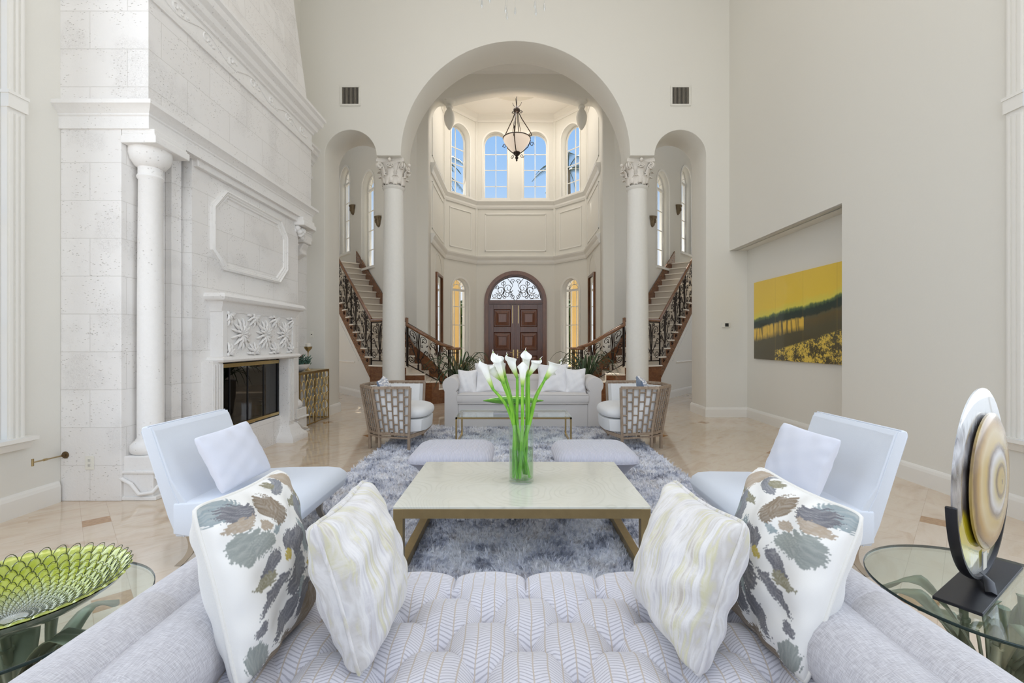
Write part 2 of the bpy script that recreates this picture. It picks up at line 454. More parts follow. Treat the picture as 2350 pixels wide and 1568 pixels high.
# rear wall with three tall windows, behind the camera
rh = [[(a, .6), (b, .6), (b, 8.3), (a, 8.3)] for a, b in ((-3.3, -1.3), (-1.0, 1.0), (1.3, 3.3))]
wall('wall_rear', (0, -3.6, 0), (1, 0), (0, -1), [(-4.3, 0), (4.3, 0), (4.3, HZ), (-4.3, HZ)], rh, .3)

# arcade wall
ZS = 4.87
out = [(-7.8, 0), (-3.55, 0)] + arc(-3.07, ZS, .48, 180, 0, 20) + arc(0, ZS, 2.135, 180, 0, 44) + arc(3.07, ZS, .48, 180, 0, 20) + [(3.55, 0), (7.8, 0), (7.8, HZ + .2), (-7.8, HZ + .2)]
wall('wall_arcade', (0, YA, 0), (1, 0), (0, 1), out, [], YB - YA, label='tall cream wall pierced by one large and two small arches', bevel=.02)

# hall between arcade and foyer
HC = 8.35; Y2 = 11.5
plain_wall('ceiling_hall', -7.8, 7.8, YB, 12.1, HC, HC + .1, 'ceil')
for sx, nm in ((-1, 'west'), (1, 'east')):
    wall('wall_hall_' + nm, (sx * 7.7, 0, 0), (0, 1), (sx, 0), [(YB, 0), (17, 0), (17, 9.5), (YB, 9.5)], [[(9.5, 1), (11.4, 1), (11.4, 7.5), (9.5, 7.5)]], .2)  # end openings added out of view to bring light into the hall
for sx, nm in ((-1, 'left'), (1, 'right')):
    me = slab([(sx * 2.4, 11.5), (sx * 7.2, 17.1), (sx * 7.8, 17.1), (sx * 7.8, 11.5)], [], .1)
    for v in me.vertices: v.co.z += 9.4
    link('ceiling_stair_' + nm, me, M['ceil'], kind='structure')
# foyer front arch wall: central segmental arch with pendants and quarter arches to the piers
XF = 2.22
pier = 2.5
a1 = [(-XF, 0), (-XF, 6.95)] + [(-XF + .26 * (1 - math.cos(t * PI / 20)), 6.95 + .62 * math.sin(t * PI / 20)) for t in range(1, 11)]
mid = [(-1.60, 7.57)] + [(-1.60 + 3.2 * i / 24, 7.57 + .26 * math.sin(PI * i / 24) ** .9 if 0 < i < 24 else 7.57) for i in range(1, 24)] + [(1.60, 7.57)]
a2 = [(-x, z) for x, z in a1[::-1]]
outl = [(-pier, 0)] + a1 + [(-1.80, 7.57)] + mid + [(1.80, 7.57)] + a2 + [(pier, 0), (pier, 9.5), (-pier, 9.5)]
wall('wall_foyer_front', (0, Y2, 0), (1, 0), (0, 1), outl, [], .42, label='cream wall with a wide shallow arch opening to the foyer')
# hall crown
for nm, pts in (('trim_1', [(-7.7, YB + .0), (7.7, YB + .0)]),):
    MB().sweep(pts, [(0, HC - .16), (.04, HC - .16), (.12, HC - .03), (.12, HC), (0, HC)], side=1).build(nm, M['trim'], kind='structure')
MB().sweep([(-pier, Y2), (pier, Y2)], [(0, HC - .18), (.03, HC - .18), (.05, HC - .12), (.12, HC - .03), (.14, HC), (0, HC)], side=-1).build('trim_2', M['trim'], kind='structure', label='crown moulding above the wide foyer arch')

# pendants under the foyer arch
for sx in (-1, 1):
    MB().lathe([(.02, 6.86), (.05, 6.90), (.10, 6.98), (.135, 7.10), (.14, 7.20), (.11, 7.31), (.07, 7.37), (.06, 7.41), (.09, 7.43), (.09, 7.46), (.06, 7.49), (.10, 7.52), (.15, 7.565), (.16, 7.60)], (sx * 1.70, Y2 + .21, 0), 20
        ).build('arch_pendant', M['plaster'], smooth=40, label='plaster urn shaped pendant under the %s end of the foyer arch' % ('left' if sx < 0 else 'right'), cat='pendant ornament', group='plaster pendants under the foyer arch')

# octagonal foyer
XB = 1.31; YO = 15.2; YS = 14.15; OH = 8.95
oct_path = [(-XF, Y2 + .42), (-XF, YS), (-XB, YO), (XB, YO), (XF, YS), (XF, Y2 + .42)]
dl = math.hypot(XF - XB, YO - YS); du = ((XF - XB) / dl, (YO - YS) / dl)
mid_d = dl / 2
UP_W = [(-.66, .405, 6.19, 8.42), (.66, .405, 6.19, 8.42)]
door_open = arched(0, 1.02, -.01, 3.75, 28)
wall('wall_foyer_back', (0, YO, 0), (1, 0), (0, 1), [(-XB - .2, 0), (XB + .2, 0), (XB + .2, OH), (-XB - .2, OH)],
     [arched(c, h, a, b) for c, h, a, b in UP_W] + [door_open], .32, label='foyer back wall with the arched entrance and two high windows')
for sx, nm in ((-1, 'left'), (1, 'right')):
    o = (sx * XF, YS, 0); u = (-sx * du[0], du[1]); n = (sx * du[1], du[0])
    wall('wall_foyer_diagonal_' + nm, o, u, n, [(-.05, 0), (dl + .05, 0), (dl + .05, OH), (-.05, OH)], [arched(mid_d, .40, 6.15, 8.42), arched(mid_d, .36, .55, 3.45)], .32)
    so = [(Y2 + .42, 0), (YS + .05, 0), (YS + .05, OH), (Y2 + .42, OH)]
    wall('wall_foyer_' + nm, (sx * XF, 0, 0), (0, 1), (sx, 0), so, [], .12)
me = slab([(p[0], p[1]) for p in [(-XF - .2, Y2 + .3), (-XF - .2, YS), (-XB, YO + .3), (XB, YO + .3), (XF + .2, YS), (XF + .2, Y2 + .3)]], [arc(0, 13.3, .95, 0, 360, 40)[:-1]], .1)
bm = bmesh.new(); bm.from_mesh(me)
for v in bm.verts: v.co.z += OH
bm.to_mesh(me); bm.free()
link('ceiling_foyer', me, M['ceil'], kind='structure', label='white foyer ceiling with a shallow round recess')
b = MB(); b.lathe([(.95, OH), (.93, OH + .06), (.80, OH + .22), (.4, OH + .30), (.01, OH + .31)], (0, 13.3, 0), 40, cap=False)
b.build('ceiling_dome', M['plaster'], smooth=60, kind='structure')
crown = [(0, OH - .22), (.02, OH - .22), (.05, OH - .17), (.05, OH - .14), (.14, OH - .03), (.15, OH), (0, OH)]
MB().sweep(oct_path, crown, side=-1).build('trim_3', M['trim'], kind='structure', label='crown moulding around the foyer ceiling')
MB().sweep(oct_path, [(0, 5.84), (.03, 5.84), (.05, 5.90), (.05, 5.95), (.10, 6.03), (.12, 6.06), (.12, 6.11), (0, 6.11)], side=-1).build('trim_4', M['trim'], kind='structure', label='upper ledge moulding under the high foyer windows')
MB().sweep(oct_path, [(0, 4.00), (.03, 4.00), (.05, 4.05), (.06, 4.12), (.11, 4.20), (.12, 4.24), (0, 4.26)], side=-1).build('trim_5', M['trim'], kind='structure', label='lower ledge moulding around the foyer')
base_prof = [(0, 0), (.025, 0), (.025, .14), (.018, .165), (.010, .18), (0, .185)]
MB().sweep([(XB - .0, YO), (1.04, YO)], base_prof, side=1).build('baseboard_foyer', M['trim'], kind='structure')
# raised picture frame moulding on the foyer walls, between the ledges
def frame_mould(name, o, u, n, x0, x1, z0, z1, w=.035):
    O = Vector(o); U = Vector((u[0], u[1], 0)); N = Vector((n[0], n[1], 0))
    b = MB(lambda p: O + U * p.x + N * p.y + Vector((0, 0, p.z)))
    for a in (x0, x1 - w): b.box(a, a + w, -.02, .01, z0, z1)
    for a in (z0, z1 - w): b.box(x0, x1, -.02, .01, a, a + w)
    b.build(name, M['trim'], kind='structure', bevel=.006)
frame_mould('trim_6', (0, YO, 0), (1, 0), (0, 1), -1.02, 1.02, 4.42, 5.68)
k = 7
for sx in (-1, 1):
    o = (sx * XF, YS, 0); u = (-sx * du[0], du[1]); n = (sx * du[1], du[0])
    frame_mould('trim_%d' % k, o, u, n, .22, dl - .22, 4.42, 5.68); k += 1
    for za, zb in ((4.42, 5.68), (6.35, 8.45)):
        frame_mould('trim_%d' % k, (sx * XF, 0, 0), (0, 1), (sx, 0), Y2 + .6, YS - .2, za, zb); k += 1
    # pilaster strips at the octagon corners
    for (px, py) in ((sx * XF, YS), (sx * XB, YO)):
        MB().lathe([(.055, 4.26), (.055, 5.84)], (px, py, 0), 10).build('trim_%d' % k, M['plaster'], kind='structure', smooth=60); k += 1
        MB().lathe([(.055, 6.11), (.055, OH - .2)], (px, py, 0), 10).build('trim_%d' % k, M['plaster'], kind='structure', smooth=60); k += 1

# ------------------------------------------------------------------ windows
def arch_window(idx, o, u, n, cx, hw, z0, z1, cols, rows_z, depth, label, fan=False, reveal=.2, casing=.0):
    """frame set back by `reveal` in a round headed opening"""
    root = empty('window_%d' % idx, tuple(Vector(o) + Vector((u[0], u[1], 0)) * cx + Vector((0, 0, z0))), kind='structure', label=label)
    fr = .035
    outer = arched(cx, hw, z0, z1); inner = arched(cx, hw - fr, z0 + fr, z1 - fr)
    oo = Vector(o) + Vector((n[0], n[1], 0)) * reveal
    setp(link('window_frame', place(slab(outer, [inner], .05), oo, u, n), M['trim']), root)
    O = oo; U = Vector((u[0], u[1], 0)); N = Vector((n[0], n[1], 0))
    b = MB(lambda p: O + U * p.x + N * p.y + Vector((0, 0, p.z)))
    zs = z1 - hw
    def top_at(x): return zs + math.sqrt(max(0, (hw - .01) ** 2 - (x - cx) ** 2))
    w = .011
    for i in range(1, cols):
        x = cx - hw + 2 * hw * i / cols
        b.box(x - w, x + w, .01, .04, z0, (zs if fan else top_at(x)))
    for z in rows_z:
        h = hw if z <= zs else math.sqrt(max(0, hw ** 2 - (z - zs) ** 2))
        b.box(cx - h, cx + h, .01, .04, z - w, z + w)
    if fan:
        b.box(cx - hw, cx + hw, -.01, .05, zs - .04, zs + .03)
        for r in (hw * .5,):
            b.tube([(x, .025, z) for x, z in arc(cx, zs, r, 0, 180, 14)], w, 4)
        for a in (30, 60, 90, 120, 150):
            c, s = math.cos(math.radians(a)), math.sin(math.radians(a))
            b.tube([(cx + hw * .5 * c, .025, zs + hw * .5 * s), (cx + hw * c, .025, zs + hw * s)], w, 4)
    setp(b.build('window_muntins', M['trim']), root)
    setp(link('window_pane', place(slab(outer, [], .006), oo + N * .02, u, n), M['pane']), root)
    if casing:
        cz = [(x, z) for x, z in arched(cx, hw + casing, z0 - .0, z1 + casing)]
        setp(link('window_casing', place(slab(cz, [arched(cx, hw + .0, z0 + .001, z1)], .02), Vector(o) - N * .02, u, n), M['trim']), root)
        bb = MB(lambda p: Vector(o) + U * p.x + N * p.y + Vector((0, 0, p.z)))
        bb.box(cx - hw - casing - .02, cx + hw + casing + .02, -.07, .1, z0 - .07, z0)
        setp(bb.build('window_sill', M['trim']), root)
    return root
w_i = 3
for (c, h, a, z), s in zip(UP_W, ('left', 'right')):
    arch_window(w_i, (0, YO, 0), (1, 0), (0, 1), c, h, a, z, 2, [6.65, 7.2, 7.73, ], .05, '%s of the two high arched windows above the entrance door' % s, reveal=.16, casing=.05); w_i += 1
for sx, s in ((-1, 'left'), (1, 'right')):
    o = (sx * XF, YS, 0); u = (-sx * du[0], du[1]); n = (sx * du[1], du[0])
    arch_window(w_i, o, u, n, mid_d, .40, 6.15, 8.42, 2, [6.65, 7.2, 7.73], .05, 'high arched window on the %s diagonal foyer wall, palm beyond' % s, reveal=.24, casing=.04); w_i += 1
    arch_window(w_i, o, u, n, mid_d, .36, .55, 3.45, 3, [1.2, 1.95, 2.55], .05, 'arched fan topped sidelight window %s of the entrance door' % s, fan=True, reveal=.16, casing=.06); w_i += 1

# stair enclosure walls with two tall windows each
SD = (-.65, .76); sl = math.hypot(*SD); SD = (SD[0] / sl, SD[1] / sl)
for sx, nm in ((-1, 'left'), (1, 'right')):
    o = (sx * pier, Y2, 0); u = (-sx * SD[0] * 1.0, SD[1]); u = (sx * abs(SD[0]), SD[1]); n = (-sx * SD[1], abs(SD[0])); n = (-sx * abs(SD[1]), abs(SD[0]))
    holes = [arched(3.04, .45, 3.66, 6.56), arched(4.97, .45, 4.36, 7.26)]
    wall('wall_stair_' + nm, o, u, n, [(0, 0), (7.2, 0), (7.2, 9.5), (0, 9.5)], holes, .30, label='tan stair wall with two tall arched windows, %s side' % nm)
    arch_window(w_i, o, u, n, 3.04, .45, 3.66, 6.56, 2, [4.25, 4.85, 5.45, 6.1], .05, 'lower tall arched window over the %s staircase' % nm, fan=True, reveal=.18, casing=.06); w_i += 1
    arch_window(w_i, o, u, n, 4.97, .45, 4.36, 7.26, 2, [4.95, 5.55, 6.15, 6.8], .05, 'upper tall arched window over the %s staircase' % nm, fan=True, reveal=.18, casing=.06); w_i += 1

# ------------------------------------------------------------------ entrance door
def door():
    root = empty('door_1', (0, YO, 0), kind='structure', label='arched mahogany double entrance door with an iron scroll fanlight')
    o, u, n = (0, YO, 0), (1, 0), (0, 1)
    zs = 2.73
    def ring(name, ro, ri, y, t, m, floor=True, z0=0):
        outer = [(-ro, z0), (-ri, z0)] + arc(0, zs, ri, 180, 0, 30) + [(ri, z0), (ro, z0)] + arc(0, zs, ro, 0, 180, 30)
        setp(link(name, place(slab(outer, [], t), (0, YO + y, 0), u, n), M[m], smooth=30), root)
    ring('door_casing', 1.04, .90, -.06, .10, 'casing_wood')
    ring('door_casing', .99, .92, -.085, .03, 'casing_wood')
    ring('door_frame', .93, .86, -.0, .12, 'door_wood')
    b = MB(); b.box(-.9, .9, YO - .02, YO + .10, 2.66, 2.80); b.box(-.9, .9, YO - .035, YO - .02, 2.70, 2.76)
    setp(b.build('door_transom', M['door_wood'], bevel=.005), root)
    for s in (-1, 1):
        x0, x1 = (-.865, -.004) if s < 0 else (.004, .865)
        lf = MB(); lf.box(x0, x1, YO + .05, YO + .10, 0.01, 2.66)
        st = .135; st2 = .155
        cols = (x0, x0 + (st if s < 0 else st2)), (x1 - (st2 if s < 0 else st), x1)
        for a, c in cols: lf.box(a, c, YO + .02, YO + .05, 0.01, 2.66)
        px0, px1 = cols[0][1], cols[1][0]
        rows = [(1.90, 2.49), (1.12, 1.72), (.30, .94)]
        for a, c in ((2.49, 2.66), (1.72, 1.90), (.94, 1.12), (0.01, .30)): lf.box(px0, px1, YO + .02, YO + .05, a, c)
        leaf = lf.build('door_leaf', M['door_wood'], bevel=.004); setp(leaf, root)
        for za, zb in rows:
            p = MB()
            def rg(i, y): return [(px0 + i, y, za + i), (px1 - i, y, za + i), (px1 - i, y, zb - i), (px0 + i, y, zb - i)]
            p.rings([rg(.0, YO + .05), rg(.015, YO + .030), rg(.03, YO + .045), rg(.05, YO + .045), rg(.05, YO + .03), rg(.13, YO + .012), rg(.135, YO + .03), rg(.14, YO + .025), rg(.17, YO + .02)])
            po = p.build('door_panel', M['door_panel_wood'] if za > .2 else M['door_wood']); setp(po, root)
        hx = s * .07
        hb = MB(); hb.box(hx - .02, hx + .02, YO + .0, YO + .02, .86, 1.14); hb.tube([(hx, YO + .0, 1.05), (hx, YO - .05, 1.05), (hx + s * .11, YO - .055, 1.05)], .010, 8)
        hb.ball((hx, YO - .01, .92), .018)
        setp(hb.build('door_handle', M['brass'], smooth=40), root)
        bb = MB(); bx = s * .095; bb.box(bx - .008, bx + .008, YO + .005, YO + .02, 2.02, 2.62)
        setp(bb.build('door_bolt', M['brass']), root)
    setp(MB().box(-.022, .022, YO + .012, YO + .06, .01, 2.66).build('door_astragal', M['door_wood'], bevel=.004), root)
    half = [(.84, 2.80)] + arc(0, 2.80, .84, 0, 180, 28)[1:]
    half = [(x * 1.0, 2.80 + (z - 2.80) * .93) for x, z in half]
    setp(link('door_fanlight_glass', place(slab(half, [], .008), (0, YO + .075, 0), u, n), M['pane']), root)
    sc = MB(); sc.tube([(x, YO + .06, z) for x, z in half], .012, 5, closed=True)
    for s in (-1, 1):
        for cx, cz, r, a0, d, turns in ((.24, 3.20, .17, 200, 1, 1.6), (.50, 3.12, .17, -20, -1, 1.6), (.30, 3.00, .13, 90, -1, 1.5), (.56, 2.93, .11, 60, 1, 1.4), (.10, 2.90, .085, 0, 1, 1.4), (.10, 3.42, .085, 180, -1, 1.4), (.42, 3.36, .09, 90, 1, 1.3), (.70, 2.95, .08, 30, -1, 1.3), (.16, 3.05, .07, 200, 1, 1.3), (.62, 3.22, .08, 0, 1, 1.3), (.38, 2.89, .07, 0, 1, 1.3)):
            pts = []
            for i in range(26):
                t = i / 25; rr = r * (1 - .82 * t); a = math.radians(a0) + d * turns * 2 * PI * t
                x, z = s * (cx + rr * math.cos(a)), cz + rr * math.sin(a)
                q = x / .80; lim = 2.8 + .76 * math.sqrt(max(0, 1 - q * q))
                pts.append((x, YO + .055, min(max(z, 2.815), lim)))
            sc.tube(pts, .010, 5)
        sc.tube([(s * .04, YO + .055, 2.81), (s * .19, YO + .055, 3.1), (s * .09, YO + .055, 3.3), (s * .27, YO + .055, 3.53)], .010, 5)
        sc.tube([(s * .80, YO + .055, 2.86), (s * .50, YO + .055, 2.84), (s * .40, YO + .055, 3.1), (s * .40, YO + .055, 3.45)], .010, 5)
    setp(sc.build('door_fanlight_ironwork', M['iron'], smooth=60), root)
door()

# tall mirrors in round headed niches on the foyer side walls
def m_mirror():
    t = NT('mirror_glass'); return t.bsdf((.82, .82, .80), .02, 1.0)
M['mirror'] = m_mirror()
for sx, s in ((-1, 'left'), (1, 'right')):
    o = (sx * XF, 0, 0); u = (0, 1); n = (-sx, 0)
    root = empty('wall_mirror', (sx * XF, 12.9, 1.2), label='tall thin framed mirror on the %s foyer side wall' % s, cat='mirror', group='foyer mirrors')
    outer = [(12.62, 1.05), (13.62, 1.05), (13.62, 3.35), (12.62, 3.35)]
    inner = [(12.68, 1.11), (13.56, 1.11), (13.56, 3.29), (12.68, 3.29)]
    setp(link('mirror_frame', place(slab(outer, [inner], .06), o, u, n), M['casing_wood']), root)
    setp(link('mirror_glass', place(slab(inner, [], .02), o, u, n), M['mirror']), root)
    outl = arched(13.12, .62, .5, 3.95); 
    link('trim_%d' % k, place(slab(outl, [arched(13.12, .57, .55, 3.90)], .012), o, u, n), M['plaster'], kind='structure'); k += 1

# ------------------------------------------------------------------ baseboards
def baseb(name, path, side): MB().sweep(path, base_prof, side=side).build(name, M['trim'], kind='structure')
baseb('baseboard_right', [(3.98, 3.0), (3.98, NY), (4.314, NY), (4.314, YA), (3.55, YA), (3.55, YB), (7.7, YB)], 1)
baseb('baseboard_right_front', [(3.98, -3.5), (3.98, 3.0)], 1)
baseb('baseboard_left', [(-4.0, 3.98), (-4.0, -3.5)], 1)
baseb('baseboard_arcade_left', [(-7.7, YB), (-3.55, YB), (-3.55, YA), (-4.0, YA)], 1)

# ------------------------------------------------------------------ arcade columns
def column(sx):
    X, Y = sx * 2.36, 8.82
    root = empty('arcade_column', (X, Y, 0), label='%s tall cream stone column with a carved leaf capital' % ('left' if sx < 0 else 'right'), cat='column', group='columns of the arcade')
    b = MB(); b.lathe([(.30, 0), (.30, .10), (.27, .12), (.29, .16), (.29, .20), (.25, .23), (.235, .27), (.21, .30), (.212, 1.5), (.205, 2.6), (.190, 3.8), (.182, 4.32), (.20, 4.34), (.215, 4.365), (.20, 4.39), (.18, 4.40)], (X, Y, 0), 40)
    setp(b.build('shaft', M['column'], smooth=35), root)
    c = MB()
    c.lathe([(.17, 4.38), (.18, 4.5), (.20, 4.65), (.25, 4.78), (.27, 4.80)], (X, Y, 0), 24)
    # abacus with concave sides
    ab = []
    for q in range(4):
        a = PI / 4 + q * PI / 2; b2 = a + PI / 2
        p0 = Vector((math.cos(a), math.sin(a))) * .37; p1 = Vector((math.cos(b2), math.sin(b2))) * .37
        for t in range(6):
            f = t / 6; p = p0.lerp(p1, f); p *= 1 - .17 * math.sin(PI * f); ab.append(p)
    c.rings([[(X + p.x * s_, Y + p.y * s_, z) for p in ab] for s_, z in ((.93, 4.79), (1, 4.80), (1, 4.835), (.95, 4.87))])
    # acanthus leaves, two tiers, and corner volutes
    def leaf(ang, z0, h, r0, r1, w):
        ca, sa = math.cos(ang), math.sin(ang)
        def fn(u, v):
            t = v; x = (u - .5) * 2
            ww = w * (math.sin(PI * (.12 + .80 * t)) ** .7) * (1 + .16 * math.cos(t * PI * 7))
            rr = r0 + (r1 - r0) * t ** 2.4 + .02 * (1 - x * x)
            zz = z0 + h * math.sin(min(1, t * 1.12) * PI / 2) - (max(0, t - .8) * .5 * h)
            off = x * ww
            return Vector((X + ca * rr - sa * off, Y + sa * rr + ca * off, zz - abs(x) * .012))
        c.grid(fn, 6, 9)
    for q in range(8): leaf(q * PI / 4 + PI / 8, 4.395, .17, .19, .27, .062)
    for q in range(8): leaf(q * PI / 4, 4.42, .29, .20, .31, .062)
    for q in range(4):
        a = PI / 4 + q * PI / 2; ca, sa = math.cos(a), math.sin(a)
        for e in (-1, 1):
            pts = []
            for i in range(22):
                t = i / 21; rr = .055 * (1 - .8 * t); an = PI / 2 - t * 3.4 * PI
                pts.append((X + ca * (.305 + rr * math.cos(an)) - sa * e * .02, Y + sa * (.305 + rr * math.cos(an)) + ca * e * .02, 4.735 + rr * math.sin(an)))
            c.tube([(X + ca * .20 - sa * e * .05, Y + sa * .20 + ca * e * .05, 4.60), (X + ca * .26 - sa * e * .035, Y + sa * .26 + ca * e * .035, 4.745)] + pts, .014, 5)
        a2_ = q * PI / 2
        c.ball((X + math.cos(a2_) * .30, Y + math.sin(a2_) * .30, 4.82), .035, n=8, m=5)
        for e in (-1, 1):
            pts = []
            for i in range(16):
                t = i / 15; rr = .035 * (1 - .8 * t); an = PI / 2 + e * t * 2.6 * PI
                xo = e * .045 + rr * math.cos(an)
                pts.append((X + math.cos(a2_) * .25 - math.sin(a2_) * xo, Y + math.sin(a2_) * .25 + math.cos(a2_) * xo, 4.745 + rr * math.sin(an)))
            c.tube(pts, .011, 5)
    setp(c.build('capital', M['stone_cap'], smooth=50, mods=[('SOLIDIFY', dict(thickness=.010))]), root)
M['column'] = simple('column_stone', (.78, .765, .72), .6, var=.04, scale=25, bump=.1)
M['stone_cap'] = simple('capital_stone', (.78, .74, .68), .8, var=.08, scale=40, bump=.3)
column(-1); column(1)

# ------------------------------------------------------------------ fireplace (one stone mass)
FP = empty('fireplace', (-3.6, 5.6, 0), label='tall white coral stone fireplace with carved mantel and leaning hood', cat='fireplace')
Y0, Y1 = 4.0, 7.18
XP = -3.30      # panel plane
fy0, fy1 = 4.95, 6.39   # firebox opening
# body below the entablature
setp(MB().box(-4.0, -3.466, Y0, 4.638, 0, 3.30).build('stone_body', M['stone'], bevel=.006), FP)
setp(MB().box(-4.0, -3.466, 6.90, Y1, 0, 3.30).build('stone_body', M['stone'], bevel=.006), FP)
setp(MB().box(-3.464, -3.40, 4.50, 4.636, 0, 3.30).build('pilaster', M['stone'], bevel=.004), FP)
me = place(slab([(4.64, 0), (6.90, 0), (6.90, 3.30), (4.64, 3.30)], [[(fy0 - .02, .37), (fy1 + .02, .37), (fy1 + .02, 1.20), (fy0 - .02, 1.20)]], .16), (XP, 0, 0), (0, 1), (-1, 0))
setp(link('stone_panel', me, M['stone']), FP)
# upper hood block, leaning back above the frieze
b = MB(); b.box(-4.0, -3.226, Y0, Y1, 3.40, 4.52)
b.hexa([(-4.0, Y0 + .05, 4.9), (-3.235, Y0 + .05, 4.9), (-3.235, Y1 - .03, 4.9), (-4.0, Y1 - .03, 4.9)], [(-4.0, Y0 + .5, 9.1), (-3.60, Y0 + .5, 9.1), (-3.60, Y1 - .55, 9.1), (-4.0, Y1 - .55, 9.1)])
setp(b.build('hood', M['stone']), FP)
ring_path = [(-4.0, Y0), (-3.226, Y0), (-3.226, Y1), (-3.80, Y1), (-3.80, YA)]
def entab(prof): 
    b = MB(); b.sweep(ring_path, prof, side=-1)
    return b
e1 = [(-.15, 3.27), (.016, 3.27), (.016, 3.375), (.026, 3.385), (.026, 3.40), (.045, 3.42), (.075, 3.455), (.085, 3.46), (.085, 3.495), (-.15, 3.495)]
setp(entab(e1).build('lower_cornice', M['stone2'], smooth=30), FP)
e2 = [(-.15, 4.42), (.02, 4.42), (.03, 4.45), (.03, 4.47), (.010, 4.48), (.010, 4.66), (.03, 4.67), (.035, 4.70), (.07, 4.73), (.08, 4.76), (.08, 4.79), (.13, 4.83), (.14, 4.86), (.14, 4.90), (.17, 4.93), (.17, 4.97), (-.15, 4.99)]
fz = entab(e2).build('upper_cornice', M['stone2'], smooth=30); setp(fz, FP)
# carved scroll foliage along the frieze
b = MB(); rnd = random.Random(3)
def frieze_pt(s, h):
    return Vector((-3.226 + .012, Y0 + s, 4.48 + h))
s = .1
while s < 3.0:
    fl = 1 if int(s / .42) % 2 else -1
    pts = [frieze_pt(s + t * .42, .09 + fl * .055 * math.sin(t * PI)) for t in [i / 8 for i in range(9)]]
    b.tube(pts, .008, 5)
    cx, cz = s + .21, .09 - fl * .01
    pts = []
    for i in range(14):
        t = i / 13; rr = .05 * (1 - .75 * t); an = PI * fl * (.5 + 2.2 * t); pts.append(frieze_pt(cx + rr * math.cos(an), cz + rr * math.sin(an)))
    b.tube(pts, .009, 5)
    for q in range(6):
        an = rnd.uniform(0, 2 * PI); d = rnd.uniform(.03, .07); b.ball(frieze_pt(cx + .1 + d * math.cos(an), .09 + .8 * d * math.sin(an)), .010, .022, .014, 6, 4)
    s += .42
setp(b.build('frieze_carving', M['stone2'], smooth=60), FP)
# columns with plinths at both ends of the mass
def fp_column(yc, xc, near):
    c = MB()
    c.lathe([(.115, .50), (.100, .53), (.098, 1.8), (.090, 2.88), (.098, 2.89), (.104, 2.905), (.098, 2.92), (.093, 2.925), (.093, 2.99), (.115, 3.0), (.15, 3.05), (.165, 3.10), (.165, 3.15)], (xc, yc, 0), 32)
    c.lathe([(.12, .38), (.145, .40), (.155, .43), (.15, .47), (.12, .50)], (xc, yc, 0), 32)
    setp(c.build('column_shaft', M['stone2'], smooth=40), FP)
    h = .20
    p = MB(); p.box(xc - .16, xc + .16, yc - .16, yc + .16, .26, .385)
    p.box(xc - .17, xc + .185, yc - .18, yc + .19, .235, .262)
    p.box(xc - .14, xc + .155, yc - .165, yc + .175, 0.03, .235); p.box(xc - .17, xc + .19, yc - .18, yc + .20, 0, .035)
    # carved bracket relief on the plinth
    p.tube([(xc - .13, yc - .175, .20), (xc - .02, yc - .19, .15), (xc + .05, yc - .19, .06), (xc + .155, yc - .17, .07), (xc + .17, yc - .12, .12)], .018, 6)
    p.tube([(xc + .165, yc - .15, .2), (xc + .185, yc - .02, .10), (xc + .175, yc + .15, .06)], .016, 6)
    setp(p.build('column_plinth', M['stone2'], bevel=.008), FP)
    a = MB(); a.box(-3.462, -3.155, yc - .20, yc + .22, 3.15, 3.215); a.box(-3.462, -3.17, yc - .19, yc + .21, 3.214, 3.235); a.box(-3.462, -3.175, yc - .19, yc + .20, 3.232, 3.275)
    setp(a.build('column_abacus', M['stone2'], bevel=.006), FP)
fp_column(4.19, -3.36, True); fp_column(6.99, -3.44, False)
setp(MB().box(-3.52, -3.235, 4.012, 7.17, 3.276, 3.41).build('architrave', M['stone2']), FP)
b = MB(); b.box(-3.45, -3.25, 4.66, 6.85, 3.20, 3.28)
setp(b.build('architrave', M['stone2'], bevel=.01), FP)
# carved capital ornament at the far end
b = MB()
for i in range(26):
    b.ball((-3.34 + rnd.uniform(-.09, .11), 6.9 + rnd.uniform(-.06, .16), 3.0 + rnd.uniform(0, .2)), rnd.uniform(.035, .05), n=7, m=5)
setp(b.build('capital_carving', M['stone2'], smooth=60), FP)
# octagonal panel moulding
oc = [(5.14, 2.21), (6.33, 2.21), (6.54, 2.42), (6.54, 2.90), (6.36, 3.10), (5.14, 3.12), (4.92, 2.88), (4.92, 2.40)]
def inset_poly(pts, d):
    c = Vector((sum(p[0] for p in pts) / len(pts), sum(p[1] for p in pts) / len(pts)))
    return [((p[0] - c.x) * (1 - d / .81) + c.x, (p[1] - c.y) * (1 - d / .46) + c.y) for p in pts]
b = MB()
rs = [[(XP + x, y, z) for (y, z) in inset_poly(oc, d)] for d, x in ((0, 0), (0, .03), (.02, .045), (.035, .03), (.045, .03), (.06, .018), (.075, .018), (.085, 0))]
b.rings(rs, cap=False)
setp(b.build('octagon_moulding', M['stone2'], smooth=30), FP)
